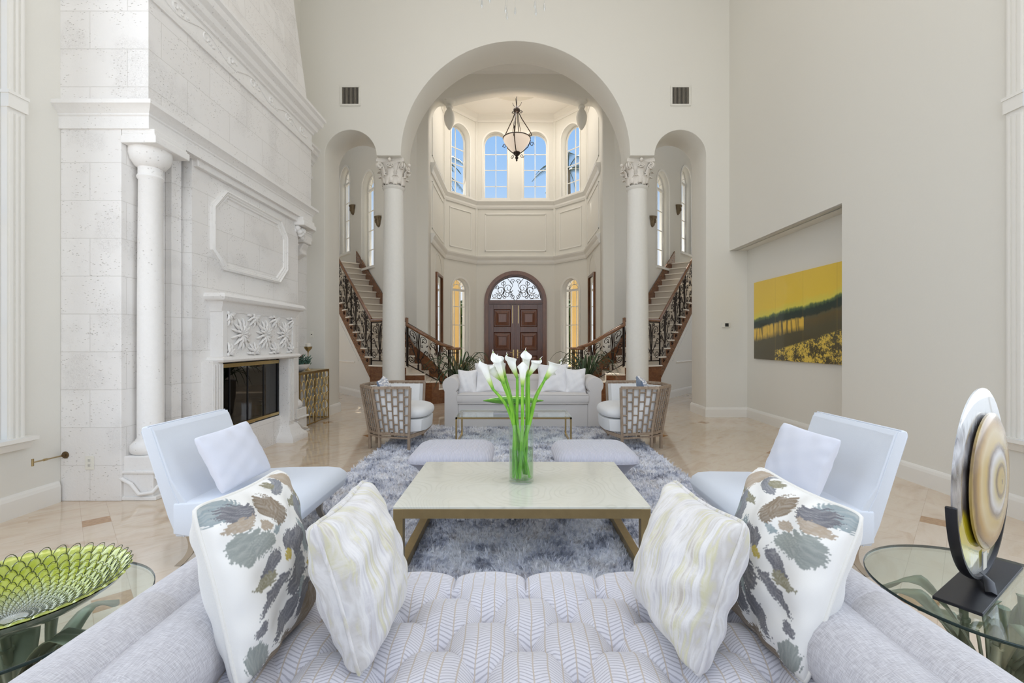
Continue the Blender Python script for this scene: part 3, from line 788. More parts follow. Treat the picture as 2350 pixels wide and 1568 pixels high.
# mantel: stacked profiles, carved header and fluted legs
my0, my1 = 4.73, 6.70
def mring(path, prof, name, m='stone2'):
    b = MB(); b.sweep(path, prof, side=-1); o = b.build(name, M[m], smooth=35); setp(o, FP)
mp = [(-3.32, my0 + .19), (-3.18, my0 + .19), (-3.18, my1 - .15), (-3.32, my1 - .15)]
mring(mp, [(-.12, 1.73), (.01, 1.73), (.015, 1.76), (.04, 1.80), (.05, 1.83), (.06, 1.84), (.085, 1.845), (.10, 1.86), (.11, 1.885), (.10, 1.91), (.085, 1.925), (-.12, 1.925)], 'mantel_shelf')
mring(mp, [(-.12, 1.175), (.03, 1.175), (.055, 1.185), (.065, 1.205), (.055, 1.23), (.03, 1.24), (-.12, 1.24)], 'mantel_torus')
b = MB(); b.box(-3.32, -3.18, my0 + .19, my1 - .15, 1.22, 1.75); 
b.box(-3.19, -3.165, my0 + .19, my0 + .27, 1.24, 1.74); b.box(-3.19, -3.165, my1 - .23, my1 - .15, 1.24, 1.74)
setp(b.build('mantel_header', M['stone2'], bevel=.006), FP)
b = MB(); rnd = random.Random(11)
def flower(yc, zc, R, n, half=None):
    for ring_, (r0, r1, nn) in enumerate(((.25 * R, R, n), (.1 * R, .62 * R, n - 3))):
        for i in range(nn):
            a = 2 * PI * i / nn + ring_ * .2 + rnd.uniform(-.08, .08)
            if half and not half(a): continue
            ca, sa = math.cos(a), math.sin(a)
            pts = [(-3.178 + .012 * ring_ + .02 * math.sin(PI * t), yc + ca * (r0 + (r1 - r0) * t), zc + sa * (r0 + (r1 - r0) * t)) for t in (0, .3, .6, .85, 1)]
            pts = [p for p in pts if 4.99 < p[1] < 6.47 and 1.255 < p[2] < 1.73]
            if len(pts) > 2: b.tube(pts, [.007, .014, .018, .012, .004][:len(pts)], 5)
    b.ball((-3.17, yc, zc), .02, .022, .022, 7, 5)
for yc in (5.27, 5.76, 6.24): flower(yc, 1.49, .19, 13)
for yc in (5.02, 5.52, 6.0, 6.45): flower(yc, 1.72, .15, 12); flower(yc, 1.26, .14, 12)
setp(b.build('carved_flowers', M['stone2'], smooth=60), FP)
for ya, yb in ((my0 + .05, fy0), (fy1, my1 - .17)):
    b = MB(); b.box(-3.32, -3.18, ya - (.0 if ya < 5 else 0), yb, 0, 1.20)
    n = 4; wd = (yb - ya) / n
    for i in range(n): b.box(-3.18, -3.168, ya + i * wd + .008, ya + (i + 1) * wd - .010, .28, 1.16)
    setp(b.build('mantel_leg', M['stone2'], bevel=.004), FP)
for ya, yb in ((my0 + .03, fy0 + .02), (fy1 - .08, my1)):
    b = MB(); b.sweep([(-3.30, ya), (-3.10, ya), (-3.10, yb), (-3.30, yb)], [(-.12, 0), (.03, 0), (.03, .06), (.01, .09), (-.03, .13), (-.05, .18), (-.07, .22), (-.12, .25)], side=-1)
    setp(b.build('mantel_foot', M['stone2'], smooth=40), FP)
# firebox with glass doors
b = MB(); b.box(-3.95, -3.92, fy0, fy1, .3, 1.2); b.box(-3.93, -3.46, fy0 - .03, fy0, .3, 1.2); b.box(-3.93, -3.46, fy1, fy1 + .03, .3, 1.2); b.box(-3.93, -3.46, fy0, fy1, .33, .37); b.box(-3.93, -3.46, fy0, fy1, 1.18, 1.22)
setp(b.build('firebox', M['dark']), FP)
b = MB(); gx = -3.345
b.box(gx, gx + .02, fy0, fy1, 1.155, 1.20); b.box(gx, gx + .02, fy0, fy1, .355, .385)
for y in (fy0, fy1 - .025): b.box(gx, gx + .02, y, y + .025, .37, 1.20)
for q in (.25, .5, .75): b.box(gx + .0, gx + .014, fy0 + (fy1 - fy0) * q - .008, fy0 + (fy1 - fy0) * q + .008, .42, 1.12)
setp(b.build('firebox_frame', M['black']), FP)
b = MB(); b.box(gx + .005, gx + .035, fy0 + .02, fy1 - .02, 1.105, 1.15); b.box(gx + .005, gx + .035, fy0 + .02, fy1 - .02, .39, .425)
b.box(gx + .03, gx + .05, 5.60, 5.76, .39, .405)
setp(b.build('firebox_brass_trim', M['gold_leaf']), FP)
setp(MB().box(gx, gx + .006, fy0 + .02, fy1 - .02, .42, 1.12).build('firebox_glass', M['fire_glass']), FP)
# stone clad wall between fireplace and arcade
plain_wall('wall_left_stone', -4.0, -3.88, Y1, YA, 0, 4.5, 'stone')
# lion bracket under the far cornice
b = MB(); b.box(-3.86, -3.60, 7.75, 8.05, 3.10, 3.24)
b.rings([[(-3.88, 7.80, z), (-3.88 + d, 7.80, z), (-3.88 + d, 8.0, z), (-3.88, 8.0, z)] for d, z in ((.10, 2.84), (.16, 2.88), (.22, 2.92), (.20, 2.98), (.24, 3.05), (.26, 3.10))])
setp(b.build('bracket', M['stone2'], smooth=30, bevel=.02), FP)

# ------------------------------------------------------------------ small wall fixtures
for sx, s in ((-1, 'left'), (1, 'right')):
    X, Z = sx * 3.07, 5.98
    r = empty('air_vent', (X, YA, Z - .17), label='square wall vent grille left of the big arch' if sx < 0 else 'square wall vent grille right of the big arch', cat='vent', group='return vents on the arcade wall')
    b = MB(); b.box(X - .165, X + .165, YA - .004, YA - .001, Z - .165, Z + .165); setp(b.build('vent_recess', M['dark']), r)
    b = MB()
    for a, c, d, e in ((-.19, .19, .155, .19), (-.19, .19, -.19, -.155), (-.19, -.155, -.155, .155), (.155, .19, -.155, .155)): b.box(X + a, X + c, YA - .018, YA, Z + d, Z + e)
    setp(b.build('vent_frame', M['vent'], bevel=.003), r)
    b = MB()
    for i in range(13):
        x = X - .145 + .29 * i / 12; b.box(x - .004, x + .004, YA - .014, YA - .004, Z - .155, Z + .155)
    setp(b.build('vent_slats', M['bronze_dark'] if 'bronze_dark' in M else M['vent']), r)
# thermostat
r = empty('thermostat', (3.91, YA, 1.70), label='small white thermostat on the wall right of the arcade', cat='thermostat')
setp(MB().box(3.84, 3.98, YA - .025, YA, 1.665, 1.765).build('housing', M['vent'], bevel=.006), r)
setp(MB().box(3.89, 3.955, YA - .028, YA - .024, 1.685, 1.745).build('display', M['dark']), r)
def outlet(name, px, cz, label, face='y', sockets=True, cat='outlet'):
    """wall plate; px: (x, y) centre of the plate on the wall"""
    x, y = px; r = empty(name, (x, y, cz - .06), label=label, cat=cat)
    setp(MB().box(x - .037, x + .037, y - .008, y, cz - .06, cz + .06).build('plate', M['plate'], bevel=.002), r)
    if sockets:
        for dz in (-.022, .022):
            setp(MB().box(x - .017, x + .017, y - .010, y - .007, cz + dz - .015, cz + dz + .015).build('socket', M['vent'], bevel=.003), r)
            b = MB()
            for dx in (-.006, .006): b.box(x + dx - .001, x + dx + .001, y - .0115, y - .0098, cz + dz - .001, cz + dz + .008)
            b.box(x - .002, x + .002, y - .0115, y - .0098, cz + dz - .010, cz + dz - .006)
            setp(b.build('slots', M['dark']), r)
    else:
        setp(MB().box(x - .008, x + .008, y - .014, y - .007, cz - .008, cz + .008).build('jack', M['dark']), r)
outlet('power_outlet', ((207 - VX) * 4.0 / F, 3.999), 1.4 - (1062 - VY) * 4.0 / F, 'ivory double power outlet on the side of the stone fireplace')
outlet('cable_plate', ((715 - VX) * 8.46 / F, 8.469), 1.4 + (VY - 768) * 8.46 / F, 'small ivory cable plate on the wall above the gold console', sockets=False, cat='wall plate')
# gas key in its wall escutcheon
p = P(148, 1045, 3.99); r = empty('gas_key', tuple(p), label='long brass gas key in a round valve plate on the stone', cat='gas key')
b = MB(lambda q: Vector((p.x + q.x, 3.999 - q.z, p.z + q.y))); b.lathe([(.031, 0), (.031, .004), (.022, .008), (.014, .009), (.012, .03)], (0, 0, 0), 20)
setp(b.build('valve_plate', M['bronze'], smooth=40), r)
q = P(75, 1062, 3.55)
b = MB(); b.tube([(p.x, 3.97, p.z), tuple(q)], .006, 8); b.tube([tuple(Vector((p.x, 3.97, p.z)).lerp(q, .55)), tuple(Vector((p.x, 3.97, p.z)).lerp(q, .65))], .010, 8)
b.tube([tuple(q + Vector((0, 0, .028))), tuple(q - Vector((0, 0, .028)))], .008, 8)
setp(b.build('key_rod', M['brass_dark'], smooth=60), r)
# wall sconces by the stair windows
for sx, s in ((-1, 'left'), (1, 'right')):
    for sd, z, w2 in ((2.245, 4.9, 'lower'), (4.21, 5.67, 'upper')):
        u = Vector((sx * abs(SD[0]), SD[1], 0)); nn = Vector((-sx * abs(SD[1]), abs(SD[0]), 0)) * -1
        c = Vector((sx * pier, Y2, z)) + u * sd
        b = MB(lambda q: c + u * q.x + nn * q.y + Vector((0, 0, q.z)))
        def half(r, zz, m=12): return [(r * math.cos(PI * i / m), max(.0, r * .8 * math.sin(PI * i / m)), zz) for i in range(m + 1)]
        b.rings([half(.03, -.17), half(.09, -.12), half(.12, -.03), half(.13, .06), half(.16, .09), half(.17, .13)])
        for e in (-1, 1): b.tube([(e * .12, .03, .10), (e * .17, .04, .06), (e * .15, .05, .0)], .02, 5)
        b.ball((0, .10, -.02), .03, .03, .05, 7, 5); b.ball((-.04, .10, .03), .014); b.ball((.04, .10, .03), .014)
        b.build('wall_sconce', M['sconce'] if 'sconce' in M else M['bronze'], smooth=50, label='%s carved bronze wall sconce over the %s staircase' % (w2, s), cat='wall sconce', group='bronze sconces on the stair walls')
# ================================================================== STAIRCASES (mirrored pair)
def stairs(sx):
    s = 'left' if sx < 0 else 'right'
    root = empty('staircase', (sx * 3.4, 11.2, 0), label='%s curving staircase with wood stringer, pale treads and iron scroll railing' % s, cat='staircase', group='pair of curving staircases')
    FN = lambda p: Vector((-sx * p.x, p.y, p.z))     # built for the left side, mirrored for the right
    def add(b, name, m, **kw): return setp(b.build(name, m, **kw), root)
    LZ = .86
    u = Vector((-.64, .77, 0)).normalized(); w = Vector((.77, .64, 0)).normalized()
    g, rz, W_ = .262, .20, 1.16
    O = Vector((-3.43, 10.70, 0))
    # lower flight outer (camera side) corner line, and wall side line
    low_o = [Vector((-2.43, 10.12, 0)), Vector((-2.03, 10.18, 0)), Vector((-1.74, 10.34, 0)), Vector((-1.52, 10.62, 0)), Vector((-1.42, 11.02, 0))]
    low_i = [Vector((-2.36, 11.6, 0)), Vector((-2.18, 11.48, 0)), Vector((-2.0, 11.44, 0)), Vector((-1.80, 11.42, 0)), Vector((-1.6, 11.40, 0))]
    def step(pts, z, name_t='tread', noz=None, lo=0.0):
        """solid step body in wood with a stone tread slab on top"""
        body = MB(FN); body.hexa([(p.x, p.y, lo) for p in pts], [(p.x, p.y, z - .035) for p in pts])
        add(body, 'step_body', M['stair_wood'])
        c = sum(pts, Vector()) / len(pts)
        q = [c + (p - c) * 1.035 for p in pts]
        t = MB(FN); t.hexa([(p.x, p.y, z - .035) for p in q], [(p.x, p.y, z) for p in q]); add(t, 'tread', M['tread'], bevel=.008)
    # landing
    step([O, low_o[0], low_i[0] , O + w * W_ + Vector((.05, .1, 0)), O + w * W_], LZ, lo=LZ - .24)
    b = MB(FN); b.hexa([(O.x, O.y + .02, 0), (low_o[0].x, low_o[0].y + .05, 0), (low_o[0].x, low_o[0].y + .11, 0), (O.x, O.y + .08, 0)], [(O.x, O.y + .02, LZ - .2), (low_o[0].x, low_o[0].y + .05, LZ - .2), (low_o[0].x, low_o[0].y + .11, LZ - .2), (O.x, O.y + .08, LZ - .2)])
    add(b, 'landing_panel', M['stair_wood'])
    r5 = LZ / 5
    for k in range(4):
        z = LZ - r5 * (k + 1); a, b2, c, d = low_o[k], low_o[k + 1], low_i[k + 1], low_i[k]
        m1 = (a + b2) / 2 + (a + b2 - c - d).normalized() * .03
        pts = [a, m1, b2, c, d]
        if k == 3: pts = [a, m1, b2 + Vector((.02, -.08, 0)), b2 + Vector((.10, .10, 0)), c, d]
        step(pts, z)
        # white riser facing down the flight
        rb = MB(FN); n = (d - a).normalized(); o2 = Vector((n.y, -n.x, 0)) * .012
        rb.hexa([(p.x, p.y, z) for p in (a, a + o2, d + o2, d)], [(p.x, p.y, z + r5 - .035) for p in (a, a + o2, d + o2, d)])
        add(rb, 'riser', M['tread'])
    # upper flight
    NS = 15
    for k in range(1, NS + 1):
        z = LZ + rz * k; a = O + u * g * (k - 1); b2 = O + u * (g * k)
        q = MB(FN); c_, d_ = a + w * W_, b2 + w * W_
        e = u * -.045; o2 = -w * .02
        t = [a + e + o2, b2 + o2, d_, c_ + e]
        q.hexa([(p.x, p.y, z - .035) for p in t], [(p.x, p.y, z) for p in t]); add(q, 'tread', M['tread'], bevel=.006)
        q = MB(FN); t = [a, a + u * .015, c_ + u * .015, c_]
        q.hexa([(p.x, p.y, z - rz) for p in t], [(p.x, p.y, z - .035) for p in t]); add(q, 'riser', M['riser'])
        # wooden open stringer block with a small scroll bracket
        q = MB(FN); t = [a, b2, b2 + w * .05, a + w * .05]
        zb0 = z - rz - .30; zb1 = z - .10
        q.hexa([(t[0].x, t[0].y, zb0), (t[1].x, t[1].y, zb0 + rz), (t[2].x, t[2].y, zb0 + rz), (t[3].x, t[3].y, zb0)], [(p.x, p.y, z - .035) for p in t]); add(q, 'stringer', M['stair_wood'])
        q = MB(FN); cc = a + u * g * .52 - w * .008
        q.tube([(cc.x + u.x * .055 * (1 - i / 12) * math.cos(i * .62), cc.y + u.y * .055 * (1 - i / 12) * math.cos(i * .62), z - .11 + .06 * (1 - i / 12) * math.sin(i * .62)) for i in range(12)], .008, 5)
        add(q, 'stringer_scroll', M['iron'])
    # soffit slab under the flight and wall below
    top = O + u * g * NS; zt = LZ + rz * NS
    q = MB(FN); q.hexa([(p.x, p.y, z) for p, z in ((O + w * .05, LZ - .31), (top + w * .05, zt - .31), (top + w * W_, zt - .31), (O + w * W_, LZ - .31))], [(p.x, p.y, z) for p, z in ((O + w * .05, LZ - .05), (top + w * .05, zt - .05 - .2), (top + w * W_, zt - .25), (O + w * W_, LZ - .05))])
    add(q, 'soffit', M['plaster'])
    # plaster wall beneath, slightly behind the stringer
    q = MB(FN); a, b2 = O + w * .10 - u * .0, top + w * .10
    q.hexa([(a.x, a.y, 0), (b2.x, b2.y, 0), (b2.x + w.x * .1, b2.y + w.y * .1, 0), (a.x + w.x * .1, a.y + w.y * .1, 0)], [(a.x, a.y, LZ - .32), (b2.x, b2.y, zt - .32), (b2.x + w.x * .1, b2.y + w.y * .1, zt - .32), (a.x + w.x * .1, a.y + w.y * .1, LZ - .32)])
    add(q, 'understair_wall', M['plaster'])
    # chair rail + baseboard on the wall under the stair
    base = O + w * .10
    q = MB(FN); pth = [(base.x + u.x * .3, base.y + u.y * .3), (b2.x, b2.y)]
    q.sweep(pth, base_prof, side=1); add(q, 'baseboard', M['trim'])
    q = MB(FN); q.sweep([(base.x + u.x * 1.2, base.y + u.y * 1.2), (b2.x, b2.y)], [(0, .86), (.02, .86), (.03, .88), (.02, .90), (0, .905)], side=1); add(q, 'chair_rail', M['trim'])
    # raking trim line
    p0 = base + u * .95 - w * .008; p1 = base + u * 3.0 - w * .008
    q = MB(FN); q.bar((p0.x, p0.y, .92), (p1.x, p1.y, .92 + 2.05 * rz / g), .02); add(q, 'panel_moulding', M['trim'])
    # wall side skirt board
    q = MB(FN)
    for k in range(NS):
        a = O + u * g * k + w * (W_ - .02); b2_ = O + u * g * (k + 1) + w * (W_ - .02); z = LZ + rz * k
        q.hexa([(a.x, a.y, z), (b2_.x, b2_.y, z + rz), (b2_.x + w.x * .03, b2_.y + w.y * .03, z + rz), (a.x + w.x * .03, a.y + w.y * .03, z)], [(a.x, a.y, z + .42), (b2_.x, b2_.y, z + rz + .42), (b2_.x + w.x * .03, b2_.y + w.y * .03, z + rz + .42), (a.x + w.x * .03, a.y + w.y * .03, z + .42)])
    add(q, 'wall_skirt', M['stair_wood'])
    q = MB(FN)
    pts = [(-3.0, 11.95, LZ + .55), (-2.52, 11.44, LZ + .42), (-2.24, 11.40, LZ + .20), (-2.0, 11.38, LZ - .02), (-1.82, 11.36, LZ - .22), (-1.62, 11.35, LZ - .45)]
    for p, r_ in zip(pts, pts[1:]):
        q.hexa([(p[0], p[1], 0.2), (r_[0], r_[1], 0.2), (r_[0], r_[1] + .05, 0.2), (p[0], p[1] + .05, 0.2)], [p, r_, (r_[0], r_[1] + .05, r_[2]), (p[0], p[1] + .05, p[2])])
    add(q, 'wall_skirt', M['stair_wood'])
    # ---------------- railing
    RH = 1.05
    off = w * .04
    A0 = O + off                                  # corner post
    B0 = low_o[0] + Vector((.0, .06, 0))
    path_low = [B0, low_o[1] + Vector((0, .05, 0)), low_o[2] + Vector((-.02, .06, 0)), low_o[3] + Vector((-.05, .05, 0))]
    zl = [LZ, LZ - r5, LZ - 2 * r5 + .0, LZ - 3 * r5]
    # handrails
    prof = .036
    hr = MB(FN); e1 = A0 + u * (g * (NS - .5)); hr.tube([(A0.x, A0.y, LZ + RH + .02), (e1.x, e1.y, LZ + RH + .02 + rz * (NS - .5))], .040, 10, flat=.8)
    hr.tube([(A0.x, A0.y, LZ + RH), (B0.x, B0.y, LZ + RH)], .038, 10, flat=.8)
    zz = LZ + RH
    hr.tube([(B0.x, B0.y, zz + .03), (B0.x, B0.y, zz - .15)], .034, 8)
    nw = Vector((-1.46, 10.70, 0))
    pts = [B0, path_low[1], path_low[2], nw]; zq = [zz - .13, zz - .36, zz - .54, zz - .66]
    sm = []
    for i in range(3):
        for t in range(6):
            f = t / 6; p = pts[i].lerp(pts[i + 1], f); sm.append((p.x, p.y, zq[i] + (zq[i + 1] - zq[i]) * f))
    sm.append((nw.x, nw.y, zq[3]))
    hr.tube(sm, .040, 10, flat=.8)
    add(hr, 'handrail', M['rail_wood'], smooth=60)
    cap = MB(FN); cap.lathe([(.02, zq[3] - .04), (.17, zq[3] - .035), (.19, zq[3] - .01), (.18, zq[3] + .02), (.02, zq[3] + .03)], (nw.x, nw.y, 0), 24); add(cap, 'newel_cap', M['rail_wood'], smooth=40)
    iron = MB(FN)
    for i in range(8):
        a = 2 * PI * i / 8; iron.tube([(nw.x + .12 * math.cos(a), nw.y + .12 * math.sin(a), .17), (nw.x + .12 * math.cos(a), nw.y + .12 * math.sin(a), zq[3] - .03)], .011, 5)
    iron.lathe([(.135, .20), (.135, .22), (.115, .22), (.115, .20)], (nw.x, nw.y, 0), 20)
    iron.lathe([(.135, zq[3] - .12), (.135, zq[3] - .10), (.115, zq[3] - .10), (.115, zq[3] - .12)], (nw.x, nw.y, 0), 20)
    add(iron, 'newel_post', M['iron'], smooth=60)
    # iron panels: a panel maps (s in 0..1, h in 0..1) to space between bottom and top rails
    def panel(a, b2, za, zb, ha=.10, hb=RH - .05, L=None, dense=1):
        L = (b2 - a).length
        H_ = hb - ha
        def mp(s_, h_):
            p = a.lerp(b2, s_ / L); return (p.x, p.y, za + (zb - za) * s_ / L + ha + h_)
        q = MB(FN)
        q.tube([mp(0, 0), mp(L, 0)], .013, 4); q.tube([mp(0, H_), mp(L, H_)], .011, 4)
        for e in (0, L): q.tube([mp(e, -ha), mp(e, H_)], .018, 4)
        def spiral(cx, cy, r, a0, d, turns, tail=None, rr=.009):
            pts = []
            if tail: pts.append(mp(*tail))
            for i in range(20):
                t = i / 19; r_ = r * (1 - .80 * t); an = math.radians(a0) + d * turns * 2 * PI * t
                x = min(max(cx + r_ * math.cos(an), .01), L - .01); y = min(max(cy + r_ * math.sin(an), .0), H_)
                pts.append(mp(x, y))
            q.tube(pts, rr, 4)
        n = max(1, round(L / .62)); wd = L / n
        for i in range(n):
            c = wd * (i + .5)
            for e in (-1, 1):
                k = min(1, wd / .62)
                spiral(c + e * .17 * k, H_ * .80, .105 * k, 180 if e > 0 else 0, -e, 1.35, (c, .08))
                spiral(c + e * .22 * k, H_ * .50, .085 * k, 90, -e, 1.3, (c + e * .02, .16))
                spiral(c + e * .20 * k, H_ * .17, .09 * k, 250 if e > 0 else 290, e, 1.3, (c, .30))
                spiral(c + e * .09 * k, H_ * .93, .045 * k, 180 if e > 0 else 0, -e, 1.3, (c, H_ * .5))
                spiral(c + e * .10 * k, H_ * .62, .05 * k, 200 if e > 0 else -20, -e, 1.2, (c, .1), .008)
                # leaf accents
                for (lx, ly) in ((.10, .70), (.24, .66), (.12, .34)):
                    x, y = c + e * lx * k, H_ * ly
                    q.tube([mp(x, y), mp(x + e * .015, y + .035), mp(x + e * .05, y + .075)], [.004, .016, .002], 4)
            q.tube([mp(c, 0), mp(c, H_ * .55), mp(c + .01, H_ * .95)], .010, 4)
            q.tube([mp(c, .0), mp(c, .12)], .022, 6)
        add(q, 'railing_panel', M['iron'])
    def seg(k0, k1):
        a, b2 = A0 + u * g * k0, A0 + u * g * k1
        panel(a, b2, LZ + rz * k0, LZ + rz * k1)
    for k in (0, 5, 10): seg(k, k + 5)
    panel(A0, B0, LZ, LZ)
    panel(B0 + Vector((.02, 0, 0)), nw + Vector((-.1, -.06, 0)), LZ - .02, .30, ha=.06, hb=.98)
stairs(-1); stairs(1)
# ================================================================== FAR SEATING GROUP
def fabric(name, c, var=.04, scale=220, bump=.25, rough=.9, sheen=.25):
    t = NT(name); v = t.co()
    n = t.noise(v, scale, 2); n2 = t.noise(v, 7, 3)
    col = t.mix(n, tuple(x * (1 - var * 1.6) for x in c), tuple(min(1, x * (1 + var)) for x in c))
    col = t.mix(t.math('MULTIPLY', n2, .25), col, tuple(x * .93 for x in c))
    return t.bsdf(col, rough, 0, t.bump(n, bump, .0015), Sheen_Weight=sheen)
M['sofa_fabric'] = fabric('oatmeal_sofa_linen', (.66, .63, .61))
M['white_linen'] = fabric('white_pillow_linen', (.84, .83, .84))
M['blue_white'] = fabric('pale_ice_chair_fabric', (.71, .755, .83), var=.02)
M['ice_pillow'] = fabric('pale_ice_pillow_satin', (.74, .76, .85), var=.02, bump=.1)
M['barrel_fabric'] = fabric('pale_barrel_chair_fabric', (.74, .74, .735))
def m_linen():
    t = NT('grey_lilac_arm_linen'); a = t.noise(t.co(scale=(1, .08, 1)), 480, 2); b_ = t.noise(t.co(scale=(.1, 1, .1)), 480, 2); n = t.math('MULTIPLY', t.math('ADD', a, b_), .5)
    c = t.ramp(n, [(.36, (.44, .425, .45)), (.52, (.57, .555, .58)), (.64, (.66, .65, .67))])
    return t.bsdf(c, .9, 0, t.bump(n, .4, .002), Sheen_Weight=.25)
M['near_linen'] = m_linen()

def m_bamboo():
    t = NT('driftwood_frame'); v = t.co(scale=(1, 1, .3)); n = t.noise(v, 30, 4, .6, .6)
    return t.bsdf(t.ramp(n, [(.3, (.22, .155, .105)), (.7, (.36, .275, .20))]), .5, 0, t.bump(n, .15, .002))
M['bamboo'] = m_bamboo()

def cushion_mesh(w, h, t, n=26, pinch=.07, ear=.0, wr=.006, seed=0, p=.42, back=False):
    """pillow in the local x (width) / z (height) plane, y thickness; front face is -y"""
    rnd = random.Random(seed); ph = [rnd.uniform(0, 6.28) for _ in range(8)]
    bm = bmesh.new(); V = {}
    for side in (1, -1):
        for i in range(n + 1):
            for j in range(n + 1):
                a = -1 + 2 * i / n; b = -1 + 2 * j / n
                # denser near the border
                a = math.sin(a * PI / 2) * .5 + a * .5; b = math.sin(b * PI / 2) * .5 + b * .5
                edge = i in (0, n) or j in (0, n)
                if edge and side < 0: V[(side, i, j)] = V[(1, i, j)]; continue
                cf_ = 1 - .055 * (abs(a) * abs(b)) ** 7
                x = a * w / 2 * (1 - pinch * (1 - b * b)) * cf_; z = b * h / 2 * (1 - pinch * (1 - a * a)) * cf_
                th = t / 2 * (max(0, (1 - a * a)) * max(0, (1 - b * b))) ** p
                wv = wr * (math.sin(9 * a + 4 * b + ph[0]) + math.sin(-6 * a + 11 * b + ph[1]) + .7 * math.sin(17 * a * b + ph[2]))
                wv += wr * 1.3 * math.sin(14 * math.atan2(b, a + 1e-6) + ph[3]) * (abs(a) ** 3 + abs(b) ** 3) * .5
                th = max(0, th + wv * min(1, th / (t * .2 + 1e-6)))
                V[(side, i, j)] = bm.verts.new((x, -side * th, z))
    for side in (1, -1):
        for i in range(n):
            for j in range(n):
                q = [V[(side, i, j)], V[(side, i + 1, j)], V[(side, i + 1, j + 1)], V[(side, i, j + 1)]]
                f = bm.faces.new(q if side > 0 else q[::-1]); f.smooth = True; f.material_index = 0 if (side > 0 or not back) else 1
    me = bpy.data.meshes.new('m'); bm.to_mesh(me); bm.free(); return me

def piping_mesh(w, h, pinch, r=.006, n=26):
    pts = []
    for (i0, j0, di, dj) in ((-1, -1, 1, 0), (1, -1, 0, 1), (1, 1, -1, 0), (-1, 1, 0, -1)):
        for k in range(n):
            a = i0 + 2 * di * k / n; b = j0 + 2 * dj * k / n
            cf_ = 1 - .055 * (abs(a) * abs(b)) ** 7
            pts.append((a * w / 2 * (1 - pinch * (1 - b * b)) * cf_, 0, b * h / 2 * (1 - pinch * (1 - a * a)) * cf_))
    b = MB(); b.tube(pts, r, 6, closed=True); me = b.mesh()
    for p in me.polygons: p.use_smooth = True
    return me

def frame3(o, center, ex, ez):
    """orient: local x along ex, local z along ez"""
    ex = Vector(ex).normalized(); ez = Vector(ez); ez = (ez - ex * ez.dot(ex)).normalized(); ey = ez.cross(ex)
    m = Matrix((ex, ey, ez)).transposed().to_4x4(); m.translation = Vector(center); o.matrix_world = m
    return o

def pillow(name, center, ex, ez, w, h, t, m, label, group=None, piping=None, cat='pillow', back=None, paint=None, **kw):
    me = cushion_mesh(w, h, t, back=back is not None, **kw)
    if paint: paint(me)
    if piping or True:
        root = bpy.data.objects.new(name, None); COL.objects.link(root); root.empty_display_size = .1
        frame3(root, center, ex, ez); tag(root, label, cat, group)
        c = link('pillow_cover', me, [m, back] if back is not None else m, root)
        c.modifiers.new('sub', 'SUBSURF').render_levels = 1
        if piping is not None: link('piping', piping_mesh(w, h, kw.get('pinch', .07)), piping, root)
    return root

# ---------------------------------------------------------------- sofa facing the camera
def rolled_sofa():
    root = empty('rolled_arm_sofa', (.12, 7.75, 0), label='long oatmeal linen sofa with rolled arms and skirt at the far end of the rug', cat='sofa')
    x0, x1 = -1.14, 1.38; yf, yb = 7.31, 8.25
    b = MB(); b.box(x0 + .212, x1 - .212, yf + .004, yb - .05, .02, .40); setp(b.build('skirt', M['sofa_fabric'], bevel=.02), root)
    b = MB(); b.box(x0 + .20, x1 - .20, yf + .02, yb - .1, .38, .42); setp(b.build('seat_deck', M['sofa_fabric'], bevel=.01), root)
    # arms: rolled profile extruded in y
    for e, xa in ((1, x0), (-1, x1)):
        def prof(y, s=1.0):
            pts = [(0, .03), (0, .60)] 
            for i in range(13):
                a = math.radians(220 - i * 22.5); pts.append((.095 + .135 * s * math.cos(a), .70 + .135 * s * math.sin(a)))
            pts += [(.20, .60), (.215, .40), (.215, .03)]
            return [(xa + e * (px if px > 0 else px), y, pz) for px, pz in pts]
        b = MB(); b.rings([prof(yf - .0, .93), prof(yf + .015), prof(yb - .25), prof(yb - .1, .9)])
        setp(b.build('arm', M['sofa_fabric'], smooth=50), root)
    # back with gently rolled top
    b = MB(lambda p: p); rs = []
    for i in range(17):
        x = x0 + .14 + (x1 - x0 - .28) * i / 16; e = 1 if 0 < i < 16 else .94
        pr = [(yf + .62, .40), (yf + .66, .72)] + [(yb - .13 + .12 * e * math.cos(math.radians(200 - k * 22)), .74 + .09 * e * math.sin(math.radians(200 - k * 22))) for k in range(10)] + [(yb - .02, .4)]
        rs.append([(x, y, z) for y, z in pr])
    b.rings(rs); setp(b.build('backrest', M['sofa_fabric'], smooth=50), root)
    # bench cushion
    b = MB(); n = 44
    def cf(z_, inset, bow=0):
        pts = []
        X0, X1, Ya, Yb = x0 + .205 + inset, x1 - .205 - inset, yf - .02 + inset, yf + .66
        for i in range(n // 2 + 1): t = i / (n // 2); pts.append((X0 + (X1 - X0) * t, Ya - .015 * math.sin(PI * t), z_ + bow * math.sin(PI * t)))
        pts += [(X1, Yb, z_), (X0, Yb, z_)]
        return pts
    b.rings([cf(.395, .03), cf(.41, .005), cf(.47, 0), cf(.53, .0, .005), cf(.555, .01, .01), cf(.57, .035, .012), cf(.575, .12, .015)])
    setp(b.build('seat_cushion', M['sofa_fabric'], smooth=60), root)
    b = MB(); b.tube([(x, y, z) for x, y, z in cf(.548, .004, .005)[:-2]], .006, 5); b.tube([(x, y, z) for x, y, z in cf(.412, .004)[:-2]], .006, 5)
    setp(b.build('cushion_piping', M['sofa_fabric']), root)
rolled_sofa()
